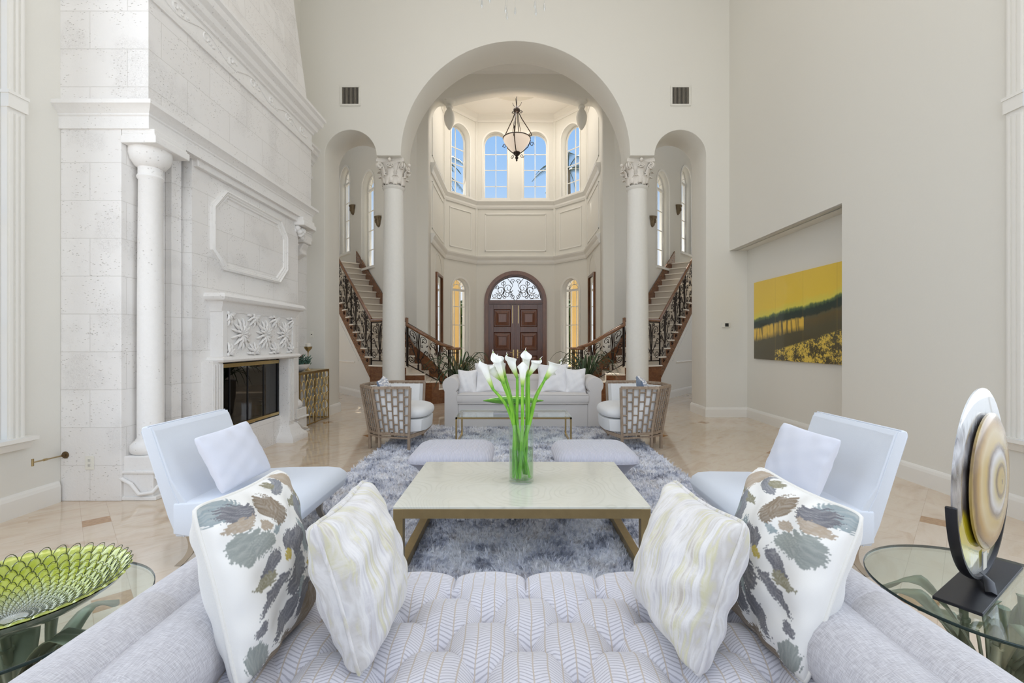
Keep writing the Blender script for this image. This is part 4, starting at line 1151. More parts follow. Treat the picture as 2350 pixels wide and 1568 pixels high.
for nm, px0, px1, py0, py1, Y, sd, lb in (
        ('outer left', 1051, 1094, 851, 906, 7.55, 1, 'small white throw pillow at the left end of the far sofa'),
        ('inner left', 1090, 1160, 836, 903, 7.62, 2, 'large white throw pillow second from left on the far sofa'),
        ('inner right', 1233, 1303, 838, 903, 7.62, 3, 'large white throw pillow second from right on the far sofa'),
        ('outer right', 1296, 1344, 848, 906, 7.55, 4, 'small white throw pillow at the right end of the far sofa')):
    a = P(px0, py1, Y); c = P(px1, py0, Y); w, h = c.x - a.x, (c.z - a.z)
    pillow('throw_pillow', ((a.x + c.x) / 2, Y, (a.z + c.z) / 2 + .01), (1, 0.05 * (1 if sd < 3 else -1), .0), (0, .30, 1), w * 1.05, h * 1.1, .20, M['white_linen'], lb, 'white pillows on the far sofa', piping=M['white_linen'], seed=sd, pinch=.16, wr=.004)

# ---------------------------------------------------------------- barrel chairs with lattice frame
def barrel_chair(sx):
    s = 'left' if sx < 0 else 'right'
    cx, cy = -1.64, 6.15
    FNc = lambda p: Vector((-sx * (p.x), p.y, p.z)) if sx > 0 else p
    root = empty('barrel_chair', (sx * 1.64, cy, 0), label='%s barrel armchair with driftwood lattice frame and pale cushion' % s, cat='armchair', group='lattice barrel armchairs')
    # plan vertices: bottom / top, going round from near front to far front (open side faces +x)
    bot = [(-1.34, 5.72), (-1.74, 5.82), (-1.93, 6.00), (-1.93, 6.30), (-1.74, 6.48), (-1.34, 6.58)]
    top = [(-1.32, 5.70), (-1.79, 5.68), (-2.03, 5.98), (-2.03, 6.32), (-1.79, 6.62), (-1.32, 6.60)]
    zb, zt = .23, .825
    def pt(i, t, z): 
        a, b = Vector(bot[i]), Vector(top[i]); f = (z - zb) / (zt - zb); p = a.lerp(b, f); return Vector((p.x, p.y, z))
    def on(i, s_, z):
        return pt(i, 0, z).lerp(pt(i + 1, 0, z), s_)
    fr = MB(FNc)
    for i in range(6): 
        fr.bar(pt(i, 0, zb - .02), pt(i, 0, zt), .032)
    for i in range(5):
        fr.bar(pt(i, 0, zt), pt(i + 1, 0, zt), .036, .034); fr.bar(pt(i, 0, zb), pt(i + 1, 0, zb), .03, .03); fr.bar(pt(i, 0, zb - .045), pt(i + 1, 0, zb - .045), .03, .022)
    fr.bar(pt(0, 0, zb - .03), (-1.20, 5.92, zb + .0), .035, .04); fr.bar((-1.20, 5.92, zb), (-1.20, 6.38, zb), .035, .04); fr.bar((-1.20, 6.38, zb), pt(5, 0, zb - .03), .035, .04)
    setp(fr.build('frame', M['bamboo'], bevel=.004), root)
    for i in range(5):
        la = MB(FNc); n = (6, 5, 5, 5, 6)[i]
        for k in range(1, n): la.tube([on(i, k / n, zb), on(i, k / n, zt)], .0105, 6)
        for k in range(n):
            zs = [.30, .40, .50, .60, .70, .80]
            off = 0 if k % 2 else .05
            for q in range(5):
                z = .765 - q * .118 - (.055 if k % 2 == 0 else 0)
                if zb + .02 < z < zt - .02: la.tube([on(i, k / n, z), on(i, (k + 1) / n, z)], .0095, 6)
        setp(la.build('lattice_panel', M['bamboo'], smooth=60), root)
    for i, (x, y) in enumerate(((-1.34, 5.72), (-1.745, 5.84), (-1.92, 6.0), (-1.92, 6.3), (-1.745, 6.46), (-1.34, 6.58))):
        q = MB(FNc); q.bar((x, y, .045 if x > -1.8 else .0), (x, y, zb), .034); setp(q.build('leg', M['bamboo'], bevel=.004), root)
    # upholstered shell
    def shell(z, d):
        c = Vector((-1.55, 6.15))
        P_ = [pt(i, 0, min(max(z, zb), zt)) for i in range(6)]
        r = []
        for p in P_:
            v = Vector((p.x, p.y)) - c; v *= (v.length - d) / v.length; r.append((c.x + v.x, c.y + v.y, z))
        return r
    sh = MB(FNc)
    outer = [shell(.25, .03), shell(.80, .03)]; inner = [shell(.80, .10), shell(.25, .12)]
    sh.rings([outer[0], outer[1], inner[0], inner[1]], cap=False, closed=False)
    for k in (0, 5):
        sh.face([sh.v(o[k]) for o in (outer[0], outer[1], inner[0], inner[1])])
    setp(sh.build('upholstered_shell', M['barrel_fabric'], smooth=30), root)
    def seat(z, d):
        pts = [(-1.33 , 5.76 + d), (-1.20 - d, 5.82 + d), (-1.15 - d, 5.95), (-1.14 - d, 6.15), (-1.15 - d, 6.35), (-1.20 - d, 6.48 - d), (-1.33, 6.54 - d), (-1.72, 6.42), (-1.86, 6.25), (-1.86, 6.05), (-1.72, 5.88)]
        return [(x, y, z) for x, y in pts]
    q = MB(FNc); q.rings([seat(.25, .03), seat(.26, .01), seat(.405, .0), seat(.41, .01)]); setp(q.build('seat_base', M['barrel_fabric'], smooth=60, bevel=.01), root)
    q = MB(FNc); q.rings([seat(.42, .02), seat(.435, -.012), seat(.48, -.03), seat(.525, -.02), seat(.555, .02), seat(.575, .08), seat(.58, .14)]); setp(q.build('seat_cushion', M['barrel_fabric'], smooth=80, mods=[('SUBSURF', dict(render_levels=1))]), root)
barrel_chair(-1); barrel_chair(1)

def m_wavy():
    t = NT('grey_white_wave_print'); v = t.co(); w = t.n('TexWave'); w.wave_type = 'RINGS'; w.inputs['Scale'].default_value = 9; w.inputs['Distortion'].default_value = 6; w.inputs['Detail'].default_value = 1; w.inputs['Detail Scale'].default_value = 1.2
    t.l(v, w.inputs['Vector'])
    return t.bsdf(t.ramp(w.outputs['Fac'], [(.35, (.80, .79, .80)), (.62, (.40, .42, .48))]), .8)
M['wavy'] = m_wavy()
M['denim'] = fabric('slate_blue_fabric', (.16, .21, .30))
for sx in (-1, 1):
    pillow('accent_pillow', (sx * 1.72, 6.06, .745), (-.1 * sx * -1, 1, 0.1), (-.42 * -sx * -1, 0, 1), .42, .40, .15, M['wavy'],
           'grey and white wave print pillow with slate back in the %s barrel armchair' % ('left' if sx < 0 else 'right'), 'patterned pillows in the barrel chairs', seed=9, pinch=.14, back=M['denim']) if sx > 0 else \
    pillow('accent_pillow', (sx * 1.72, 6.06, .745), (.1, -1, -.1), (-.42, 0, 1), .42, .40, .15, M['denim'],
           'grey and white wave print pillow with slate back in the left barrel armchair', 'patterned pillows in the barrel chairs', seed=9, pinch=.14, back=M['wavy'])

# ---------------------------------------------------------------- glass topped brass table, leaf dish
def brass_table():
    x0, x1, y0, y1, z = -.79, .74, 5.98, 6.64, .42
    root = empty('glass_coffee_table', ((x0 + x1) / 2, (y0 + y1) / 2, 0), label='slim brass framed glass coffee table in front of the far sofa', cat='table')
    setp(MB().box(x0, x1, y0, y1, z - .012, z).build('glass_top', M['table_glass'], bevel=.003), root)
    b = MB(); w = .022
    for y in (y0 + w / 2, y1 - w / 2): b.bar((x0, y, z - .025), (x1, y, z - .025), w)
    for x in (x0 + w / 2, x1 - w / 2): b.bar((x, y0, z - .025), (x, y1, z - .025), w)
    setp(b.build('frame', M['brass']), root)
    for x in (x0 + w / 2, x1 - w / 2):
        for y in (y0 + w / 2, y1 - w / 2): setp(MB().bar((x, y, .0), (x, y, z - .025), w).build('leg', M['brass']), root)
    for x in (x0 + w / 2, x1 - w / 2): setp(MB().bar((x, y0, .06), (x, y1, .06), w).build('stretcher', M['brass']), root)
brass_table()
def m_green():
    t = NT('lime_glazed_dish'); v = t.co(); n = t.noise(v, 6, 3)
    return t.bsdf(t.ramp(n, [(.3, (.05, .30, .03)), (.65, (.22, .55, .05)), (.8, (.40, .68, .12))]), .15, Coat_Weight=.5)
M['lime'] = m_green()
r = empty('leaf_dish', (.0, 6.28, .42), label='long lime green leaf shaped dish on the brass glass table', cat='dish')
b = MB()
def leaf_dish(u, v):
    t = u * 2 - 1; x = t * .42; w = .155 * max(0.0, (1 - abs(t) ** 1.6)) ** .8 + .004; a = (v - .5) * 2
    return (x - .03, 6.28 + a * w, .50 + .11 * abs(a) ** 2 * (1 - t * t) * .9 + .07 * t * t + .02 * (1 - t * t) + .015)
b.grid(leaf_dish, 30, 12)
setp(b.build('bowl', M['lime'], smooth=180, mods=[('SOLIDIFY', dict(thickness=.008))]), r)
b = MB(); b.lathe([(.07, .4205), (.072, .428), (.03, .44), (.028, .49), (.06, .532)], (-.03, 6.28, 0), 20); setp(b.build('foot', M['lime'], smooth=60), r)
b = MB(); b.box(-.30, .20, 6.12, 6.30, .4205, .445)
tag(b.build('coffee_table_book', M['book'] if 'book' in M else M['vent'], bevel=.003), 'flat grey book lying on the brass glass table beneath the dish', 'book')

# ---------------------------------------------------------------- potted plants behind the sofa
def m_blade(name, c1, c2):
    t = NT(name); n = t.noise(t.co(), 9, 3)
    m = t.bsdf(t.mix(n, c1, c2), .35)
    return m
M['blade'] = m_blade('dark_strap_leaf', (.012, .035, .012), (.05, .095, .030))
M['blade_dry'] = m_blade('olive_strap_leaf', (.06, .05, .02), (.14, .12, .05))
def strap_plant(x, y, z, seed, label):
    rnd = random.Random(seed)
    root = empty('potted_plant', (x, y, 0), label=label, cat='plant', group='strap leaved plants behind the far sofa')
    b = MB(); b.lathe([(.14, 0.0), (.17, .03), (.21, .35), (.22, .62), (.235, .66), (.20, .66), (.18, .60), (.02, .60)], (x, y, 0), 24); setp(b.build('pot', M['terracotta'], smooth=40), root)
    for i in range(52):
        b = MB(); a = rnd.uniform(0, 2 * PI); L = rnd.uniform(.45, .80); rise = rnd.uniform(.22, .62); w = rnd.uniform(.016, .026)
        ca, sa = math.cos(a), math.sin(a); n = 9; droop = rnd.uniform(.25, .75)
        def fn(u, v, ca=ca, sa=sa, L=L, rise=rise, w=w, droop=droop):
            t = u; r = L * (t ** .9) * .85; zz = z - .10 + rise * math.sin(t * PI * .62) - droop * .55 * t ** 3
            ww = w * (1 - t) ** .5 * min(1, .5 + t * 3); k = (v - .5) * 2
            return (x + ca * (r + .03) - sa * ww * k, y + sa * (r + .03) + ca * ww * k, zz + abs(k) * .006)
        b.grid(fn, n, 2)
        setp(b.build('leaf', M['blade'] if rnd.random() < .85 else M['blade_dry'], smooth=180, mods=[('SOLIDIFY', dict(thickness=.002))]), root)
strap_plant(-1.08, 8.70, .78, 1, 'dark strap leaved plant behind the left end of the far sofa')
strap_plant(1.36, 8.70, .80, 2, 'dark strap leaved plant behind the right end of the far sofa')

# ---------------------------------------------------------------- gold console with bowl and candle holder
def console():
    x0, x1, y0, y1, z = -3.86, -3.46, 7.30, 8.42, .905
    root = empty('console_table', ((x0 + x1) / 2, (y0 + y1) / 2, 0), label='narrow gold console with fish scale lattice sides beside the fireplace', cat='console table')
    setp(MB().box(x0, x1 + .01, y0, y1 + .01, z - .02, z).build('table_top', M['gold_leaf'], bevel=.003), root)
    b = MB(); w = .018
    for x in (x0, x1):
        for y in (y0, 7.85, y1): b.bar((x, y, 0), (x, y, z), w)
        for zz in (.02, z - .03): b.bar((x, y0, zz), (x, y1, zz), w)
    for y in (y0, y1):
        for zz in (.02, z - .03): b.bar((x0, y, zz), (x1, y, zz), w)
    setp(b.build('frame', M['gold_leaf']), root)
    def scales(fnp, L, name):
        q = MB(); s = .14; rows = 6; hh = (z - .06) / rows; cols = max(1, round(L / s)); s = L / cols
        for r_ in range(rows):
            for c in range(cols + 1):
                off = (r_ % 2) * s / 2; cx = c * s + off
                pts = []
                for k in range(9):
                    a = PI * k / 8; px = cx + s / 2 * math.cos(a) ; pz = .03 + r_ * hh + hh * 1.25 * math.sin(a) ** .8
                    if -.001 <= px <= L + .001 and pz < z - .02: pts.append(fnp(px, pz))
                if len(pts) > 2: q.tube(pts, .0065, 4)
        setp(q.build(name, M['gold_leaf']), root)
    scales(lambda s_, zz: (x1, 7.85 + s_, zz), y1 - 7.85, 'lattice_side'); scales(lambda s_, zz: (x1, y0 + s_, zz), 7.85 - y0, 'lattice_side')
    scales(lambda s_, zz: (x0 + s_, y1, zz), x1 - x0, 'lattice_side')
console()
r = empty('candle_holder', (-3.60, 7.90, .905), label='tall brass goblet candle holder with a white candle on the gold console', cat='candle holder')
b = MB(); b.lathe([(.055, .906), (.05, .915), (.015, .935), (.008, .96), (.007, 1.20), (.012, 1.23), (.04, 1.26), (.062, 1.29), (.066, 1.32), (.058, 1.32), (.04, 1.28), (.01, 1.262)], (-3.60, 7.90, 0), 24)
setp(b.build('goblet', M['brass_dark'], smooth=50), r)
b = MB(); b.lathe([(.04, 1.28), (.042, 1.29), (.042, 1.37), (.02, 1.378), (.003, 1.375)], (-3.60, 7.90, 0), 20); setp(b.build('candle', M['wax'], smooth=40), r)
r = empty('succulent_bowl', (-3.64, 7.58, .905), label='pale stone bowl of blue green succulents on the gold console', cat='planter')
b = MB(); b.lathe([(.06, .906), (.10, .92), (.17, .97), (.20, 1.03), (.19, 1.03), (.16, .99), (.02, .98)], (-3.64, 7.58, 0), 24, sy=1.2); setp(b.build('bowl', M['stone2'], smooth=50), r)
M['succ'] = m_blade('succulent_leaf', (.03, .09, .07), (.12, .22, .17))
M['succ2'] = m_blade('rust_succulent', (.12, .05, .03), (.22, .12, .07))
rnd = random.Random(5)
for i in range(16):
    cx, cy = -3.64 + rnd.uniform(-.12, .12), 7.58 + rnd.uniform(-.16, .16); hgt = rnd.uniform(.03, .2); q = MB()
    for k in range(12):
        a = k * 2.4; ll = rnd.uniform(.04, .08); zz = 1.0 + hgt * k / 12
        q.tube([(cx, cy, zz), (cx + .6 * ll * math.cos(a), cy + .6 * ll * math.sin(a), zz + .02), (cx + ll * math.cos(a), cy + ll * math.sin(a), zz + .05)], [.006, .012, .001], 5)
    setp(q.build('succulent', M['succ'] if i % 4 else M['succ2'], smooth=60), r)

# ---------------------------------------------------------------- foyer lantern
def lantern():
    X, Y = .035, 13.0
    root = empty('foyer_lantern', (X, Y, 6.6), label='hanging iron scroll lantern with a frosted glass bowl in the foyer', cat='pendant light')
    b = MB(); b.tube([(X, Y, 8.1), (X, Y, 9.2)], .012, 6); b.lathe([(.09, 9.22), (.10, 9.24), (.03, 9.28)], (X, Y, 0), 16)
    setp(b.build('rod', M['iron']), root)
    t = NT('frosted_bowl_glass'); em = t.bsdf((.90, .82, .76), .5, 0, None, Emission_Color=(1, .80, .62), Emission_Strength=.35); M['bowl_glass'] = em
    b = MB(); b.lathe([(.02, 6.80), (.10, 6.83), (.24, 6.95), (.34, 7.08), (.385, 7.18), (.375, 7.22), (.36, 7.20), (.30, 7.07), (.05, 6.86)], (X, Y, 0), 36); setp(b.build('glass_bowl', M['bowl_glass'], smooth=60), root)
    q = MB()
    q.lathe([(.05, 7.95), (.09, 7.99), (.10, 8.04), (.06, 8.09), (.03, 8.14)], (X, Y, 0), 12)
    q.lathe([(.03, 6.62), (.05, 6.66), (.03, 6.70), (.09, 6.76), (.11, 6.80), (.06, 6.86)], (X, Y, 0), 12); q.lathe([(.002, 6.55), (.03, 6.59), (.01, 6.62)], (X, Y, 0), 8)
    q.tube([(X + .39 * math.cos(a), Y + .39 * math.sin(a), 7.215) for a in [2 * PI * i / 32 for i in range(32)]], .014, 5, closed=True)
    for i in range(3):
        a = 2 * PI * i / 3 + .35; ca, sa = math.cos(a), math.sin(a)
        q.tube([(X + ca * r_, Y + sa * r_, z_) for r_, z_ in ((.06, 7.97), (.16, 7.80), (.30, 7.62), (.43, 7.45), (.46, 7.38), (.40, 7.34), (.38, 7.40), (.42, 7.22), (.40, 7.15), (.34, 7.02), (.22, 6.90), (.10, 6.80))], .014, 5)
        for (cr, cz, rr, sg) in ((.47, 7.12, .07, 1), (.16, 6.74, .06, -1), (.13, 7.99, .05, 1)):
            q.tube([(X + ca * (cr + rr * (1 - .75 * t / 14) * math.cos(sg * t * .55)), Y + sa * (cr + rr * (1 - .75 * t / 14) * math.cos(sg * t * .55)), cz + rr * (1 - .75 * t / 14) * math.sin(sg * t * .55)) for t in range(15)], .009, 4)
        q.tube([(X + ca * .03, Y + sa * .03, 8.1), (X + ca * .12, Y + sa * .12, 8.2), (X + ca * .15, Y + sa * .15, 8.28)], .008, 4)
    for i in range(6):
        a = 2 * PI * i / 6; ca, sa = math.cos(a), math.sin(a)
        q.tube([(X + ca * .04, Y + sa * .04, 7.95), (X + ca * .06, Y + sa * .06, 7.7), (X + ca * .13, Y + sa * .13, 7.32), (X + ca * .16, Y + sa * .16, 7.23)], .008, 4)
        q.tube([(X + ca * .16, Y + sa * .16, 7.23), (X + ca * .38, Y + sa * .38, 7.215)], .008, 4)
    setp(q.build('iron_cage', M['iron'], smooth=60), root)
    lamp('foyer_lantern_bulb', 'POINT', (X, Y, 7.35), (0, 0, 0), 25, (1, .8, .6), (.1, 0))
lantern()

# ---------------------------------------------------------------- crystal chandelier, only its lowest drops in the frame
def chandelier():
    X, Y = .02, 5.0; DZ = .21
    root = empty('crystal_chandelier', (X, Y, 5.1), label='crystal chandelier whose lowest glass drops hang into the top of the picture', cat='chandelier')
    M['crystal'] = m_clear('cut_crystal', (.88, .90, .92), .16)
    b = MB(); b.lathe([(.002, 5.02), (.03, 5.05), (.055, 5.10), (.06, 5.15), (.035, 5.20), (.05, 5.23), (.02, 5.28), (.06, 5.40), (.03, 5.6), (.05, 5.9), (.02, 6.2)], (X, Y, 0), 12); setp(b.build('finial', M['crystal']), root)
    b = MB(); b.tube([(X, Y, 6.2), (X, Y, 9.1)], .012, 6); setp(b.build('rod', M['brass']), root)
    rnd = random.Random(4)
    for i in range(8):
        a = 2 * PI * i / 8 + .2; ca, sa = math.cos(a), math.sin(a); q = MB()
        q.tube([(X + ca * r_, Y + sa * r_, z_) for r_, z_ in ((.04, 5.5), (.15, 5.30), (.30, 5.24), (.42, 5.32), (.46, 5.45), (.46, 5.5))], .016, 6)
        q.lathe([(.01, 5.48), (.07, 5.50), (.08, 5.52), (.02, 5.53), (.02, 5.62)], (X + ca * .46, Y + sa * .46, 0), 12)
        setp(q.build('arm', M['crystal']), root)
        q = MB()
        for k in range(4): 
            bx, by = X + ca * (.46 if k else .2) + .07 * math.cos(k * 2), Y + sa * (.46 if k else .2) + .07 * math.sin(k * 2)
            q.tube([(bx, by, 5.50), (bx, by, 5.18)], .002, 3); q.lathe([(.001, 5.085), (.015, 5.12), (.008, 5.18)], (bx, by, 0), 6)
        setp(q.build('drops', M['crystal']), root)
    q = MB()
    for k in range(14):
        a = rnd.uniform(0, 6.28); r_ = rnd.uniform(.05, .13); z_ = rnd.uniform(5.08, 5.2); q.lathe([(.001, z_), (.014, z_ + .035), (.006, z_ + .08)], (X + r_ * math.cos(a), Y + r_ * math.sin(a), 0), 6); q.tube([(X + r_ * math.cos(a), Y + r_ * math.sin(a), z_ + .08), (X + r_ * math.cos(a) * .4, Y + r_ * math.sin(a) * .4, z_ + .2)], .002, 3)
    setp(q.build('drops', M['crystal']), root)
    for ch in root.children: ch.location.z += DZ
    root.location.z += 0
chandelier()

# ---------------------------------------------------------------- painting in the niche
def m_painting():
    t = NT('yellow_abstract_paint'); g = t.n('NewGeometry').outputs['Position']; x = t.xyz(g)
    y, z = x[1], x[2]
    vn = t.comb(y, z, 0)
    wob = t.noise(vn, 1.6, 5, .6); fine = t.noise(t.comb(t.math('MULTIPLY', y, 14), t.math('MULTIPLY', z, 3), 2), 1.0, 5, .7)
    grain = t.noise(vn, 26, 6, .8)
    # slope of the dark band rises towards the camera (small y)
    zz = t.math('ADD', t.math('SUBTRACT', z, t.math('MULTIPLY', t.math('SUBTRACT', 7.2, y), .10)), t.math('MULTIPLY', t.math('SUBTRACT', wob, .5), .22))
    zz = t.math('ADD', zz, t.math('MULTIPLY', t.math('SUBTRACT', fine, .5), .10))
    f = t.math('DIVIDE', t.math('SUBTRACT', zz, 1.1), 1.36)
    base = t.ramp(f, [(0.0, (.07, .055, .025)), (.30, (.085, .075, .035)), (.42, (.12, .085, .03)), (.455, (.10, .09, .04)), (.475, (.015, .03, .02)), (.54, (.006, .028, .022)), (.575, (.10, .16, .05)), (.60, (.74, .66, .09)), (.68, (.82, .58, .05)), (1.0, (.80, .55, .055))])
    # orange streaks below the band on the far half
    st = t.math('MULTIPLY', t.ramp(f, [(.29, (0, 0, 0)), (.36, (1, 1, 1)), (.44, (1, 1, 1)), (.47, (0, 0, 0))]), t.math('MULTIPLY', t.ramp(t.noise(t.comb(t.math('MULTIPLY', y, 9), z, 4), 1.5, 3), [(.38, (0, 0, 0)), (.50, (1, 1, 1))]), t.math('GREATER_THAN', y, 6.75)))
    c = t.mix(st, base, (.80, .52, .07))
    # gold broken texture low on the near half
    lim = t.math('SUBTRACT', t.math('ADD', 1.27, t.math('MULTIPLY', t.math('SUBTRACT', 7.5, y), .20)), z)
    gm = t.math('MULTIPLY', t.math('MULTIPLY', t.ramp(lim, [(.0, (0, 0, 0)), (.03, (1, 1, 1))]), t.ramp(t.math('ADD', t.math('MULTIPLY', grain, .55), t.math('MULTIPLY', t.noise(vn, 5, 4, .7), .45)), [(.48, (0, 0, 0)), (.53, (1, 1, 1))])), t.math('LESS_THAN', y, 7.5))
    c = t.mix(gm, c, (.78, .56, .09))
    seam = None
    for s_ in (7.49, 6.77, 6.05):
        k = t.math('LESS_THAN', t.math('ABSOLUTE', t.math('SUBTRACT', y, s_)), .006); seam = k if seam is None else t.math('MAXIMUM', seam, k)
    c = t.mix(t.math('MULTIPLY', seam, .22), c, (.40, .26, .03))
    return t.bsdf(c, .35, 0, t.bump(grain, .1, .003), Coat_Weight=.3)
M['painting'] = m_painting()
r = empty('abstract_painting', (4.30, 7.0, 1.1), label='wide yellow and dark green abstract painting hanging in the wall niche', cat='painting')
setp(MB().box(4.275, 4.312, 5.85, 8.16, 1.10, 2.46).build('canvas', M['painting'], bevel=.003), r)

# ---------------------------------------------------------------- outside the windows
M['stucco'] = simple('orange_stucco', (.62, .42, .16), .8, var=.08, scale=3)
M['hedge'] = simple('hedge_leaves', (.045, .085, .02), .8, var=.7, scale=9, bump=.8)
M['paver'] = simple('driveway_paver', (.45, .42, .38), .8, var=.15, scale=2)
M['bark'] = simple('palm_bark', (.20, .16, .11), .9, var=.3)
MB().box(-18, 18, 17.2, 40, -.12, -.02).build('ground_outside', M['paver'], kind='structure')
for sx, s in ((-1, 'left'), (1, 'right')):
    b = MB(); b.box(sx * 2.55 - .38, sx * 2.55 + .38, 17.3, 18.0, 0, 5.6); b.box(sx * 2.55 - .46, sx * 2.55 + .46, 17.2, 18.1, 0, .5)
    tag(b.build('porch_pillar', M['stucco'], bevel=.02), 'orange stucco porch pillar outside the %s sidelight' % s, 'pillar', 'porch pillars outside the entrance')
    rnd = random.Random(8 + sx); b = MB()
    for i in range(160):
        b.ball((sx * (3.0 + rnd.uniform(-1.1, 2.4)), 21.5 + rnd.uniform(-.5, .5), rnd.uniform(.1, 3.2)), rnd.uniform(.2, .4), n=6, m=4)
    tag(b.build('hedge', M['hedge']), 'green garden hedge seen through the %s foyer sidelight' % s, 'hedge', 'garden hedges', kind='stuff')
def palm(x, y, z, n, L, seed, label):
    rnd = random.Random(seed); root = empty('palm_tree', (x, y, 0), label=label, cat='palm tree', group='palms outside the high windows')
    b = MB(); b.tube([(x, y, -.1), (x + .1, y, z * .5), (x, y, z)], [.18, .13, .10], 8); setp(b.build('trunk', M['bark'], smooth=60), root)
    for i in range(n):
        a = 2 * PI * i / n + rnd.uniform(-.2, .2); ca, sa = math.cos(a), math.sin(a); up = rnd.uniform(.1, .9); q = MB(); spine = []
        for k in range(9):
            t = k / 8; spine.append(Vector((x + ca * L * t, y + sa * L * t, z + up * L * math.sin(t * 2.0) * .6 - .55 * L * t * t)))
        q.tube(spine, [.02 * (1 - t / 9) + .004 for t in range(9)], 4)
        for k in range(1, 40):
            t = k / 40; f = t * 8; p = spine[int(f)].lerp(spine[min(8, int(f) + 1)], f % 1)
            for e in (-1, 1):
                l_ = .42 * L * .5 * math.sin(PI * (.15 + .8 * t)); tip = p + Vector((-sa * e * l_ + ca * .3 * l_, ca * e * l_ + sa * .3 * l_, -.55 * l_))
                w_ = Vector((ca, sa, 0)) * .03
                q.face([q.v(p - w_ * .5), q.v(p + w_ * .5), q.v(tip)])
        setp(q.build('frond', M['blade']), root)
palm(-3.6, 17.9, 8.2, 13, 1.9, 1, 'palm crown outside the high left foyer window')
palm(3.9, 18.6, 7.3, 12, 1.7, 2, 'palm crown outside the high right foyer window')
palm(2.6, 22.5, 9.9, 11, 1.8, 3, 'distant palm between the high right foyer windows')
# ================================================================== NEAR SEATING GROUP
# ---------------------------------------------------------------- shag rug
def m_shag():
    t = NT('shag_pile'); g = t.n('NewGeometry').outputs['Position']
    n = t.noise(g, 4.2, 5, .66, .4); n2 = t.noise(t.co('World', loc=(5, 3, 0)), 7.5, 3, .6); n3 = t.noise(g, 30, 2, .6)
    c = t.ramp(n, [(.34, (.22, .23, .29)), (.43, (.50, .52, .61)), (.49, (.82, .83, .89)), (.60, (.94, .93, .94))])
    c = t.mix(t.math('MULTIPLY', t.ramp(n2, [(.55, (0, 0, 0)), (.68, (1, 1, 1))]), .55), c, (.42, .35, .31))
    c = t.mix(t.ramp(n3, [(.36, (.55, .55, .55)), (.50, (0, 0, 0))]), c, t.mix(.6, c, (.10, .11, .15)))
    c = t.mix(t.ramp(n3, [(.52, (0, 0, 0)), (.66, (.6, .6, .6))]), c, (.92, .92, .95))
    return t.bsdf(c, .6, 0, None, Sheen_Weight=.3)
M['shag'] = m_shag()
RX, RY0, RY1 = 1.76, 1.95, 7.42
b = MB(); nx, ny = 44, 68
b.grid(lambda u, v: (-RX + 2 * RX * u, RY0 + (RY1 - RY0) * v, .012 + .004 * math.sin(u * 60) * math.sin(v * 80)), nx, ny)
rug = b.build('shag_rug', M['shag'], label='large shaggy rug mottled grey blue and white under the seating group', cat='rug', mods=[('SOLIDIFY', dict(thickness=.011))])
import numpy as np
def pile():
    rg = np.random.default_rng(5)
    sp_ = .0275; xs = np.arange(-RX + .01, RX, sp_); ys = np.arange(2.35, RY1, sp_)
    gx, gy = np.meshgrid(xs, ys); gx = gx.ravel() + rg.uniform(-.012, .012, gx.size); gy = gy.ravel() + rg.uniform(-.012, .012, gy.size)
    nt_ = gx.size; K = 11
    lean_a = rg.uniform(0, 2 * PI, nt_) * .5 + 1.5 * np.sin(gx * 5 + gy * 3); lean = rg.uniform(.004, .034, nt_); hh = rg.uniform(.022, .056, nt_)
    tx = np.repeat(gx, K); ty = np.repeat(gy, K); la = np.repeat(lean_a, K); le = np.repeat(lean, K); h = np.repeat(hh, K) * rg.uniform(.75, 1.1, nt_ * K)
    n = nt_ * K; a = rg.uniform(0, 2 * PI, n); sp2 = rg.uniform(.004, .018, n); r0 = rg.uniform(0, .007, n)
    bx = tx + r0 * np.cos(a); by = ty + r0 * np.sin(a)
    ex = tx + sp2 * np.cos(a) + le * np.cos(la); ey = ty + sp2 * np.sin(a) + le * np.sin(la)
    wa = rg.uniform(0, PI, n); w = rg.uniform(.0012, .0024, n); wx, wy = np.cos(wa) * w, np.sin(wa) * w
    co = np.zeros((n, 5, 3), np.float32); z0 = .012
    mx, my = bx + (ex - bx) * .35, by + (ey - by) * .35
    co[:, 0] = np.stack([bx - wx, by - wy, np.full(n, z0)], 1); co[:, 1] = np.stack([bx + wx, by + wy, np.full(n, z0)], 1)
    co[:, 2] = np.stack([mx + wx, my + wy, z0 + h * .62], 1); co[:, 3] = np.stack([mx - wx, my - wy, z0 + h * .62], 1)
    co[:, 4] = np.stack([ex, ey, z0 + h * rg.uniform(.85, 1.05, n)], 1)
    base = (np.arange(n) * 5)[:, None]
    loops = np.concatenate([base + np.array([[0, 1, 2, 3]]), base + np.array([[3, 2, 4]])], 1).ravel().astype(np.int32)
    me = bpy.data.meshes.new('m'); me.vertices.add(n * 5); me.vertices.foreach_set('co', co.ravel())
    me.loops.add(n * 7); me.loops.foreach_set('vertex_index', loops)
    st = (np.arange(n)[:, None] * 7 + np.array([[0, 4]])).ravel().astype(np.int32)
    me.polygons.add(n * 2); me.polygons.foreach_set('loop_start', st)
    me.update(calc_edges=True); me.validate()
    o = link('pile', me, M['shag'], rug); o['kind'] = 'stuff'
pile()

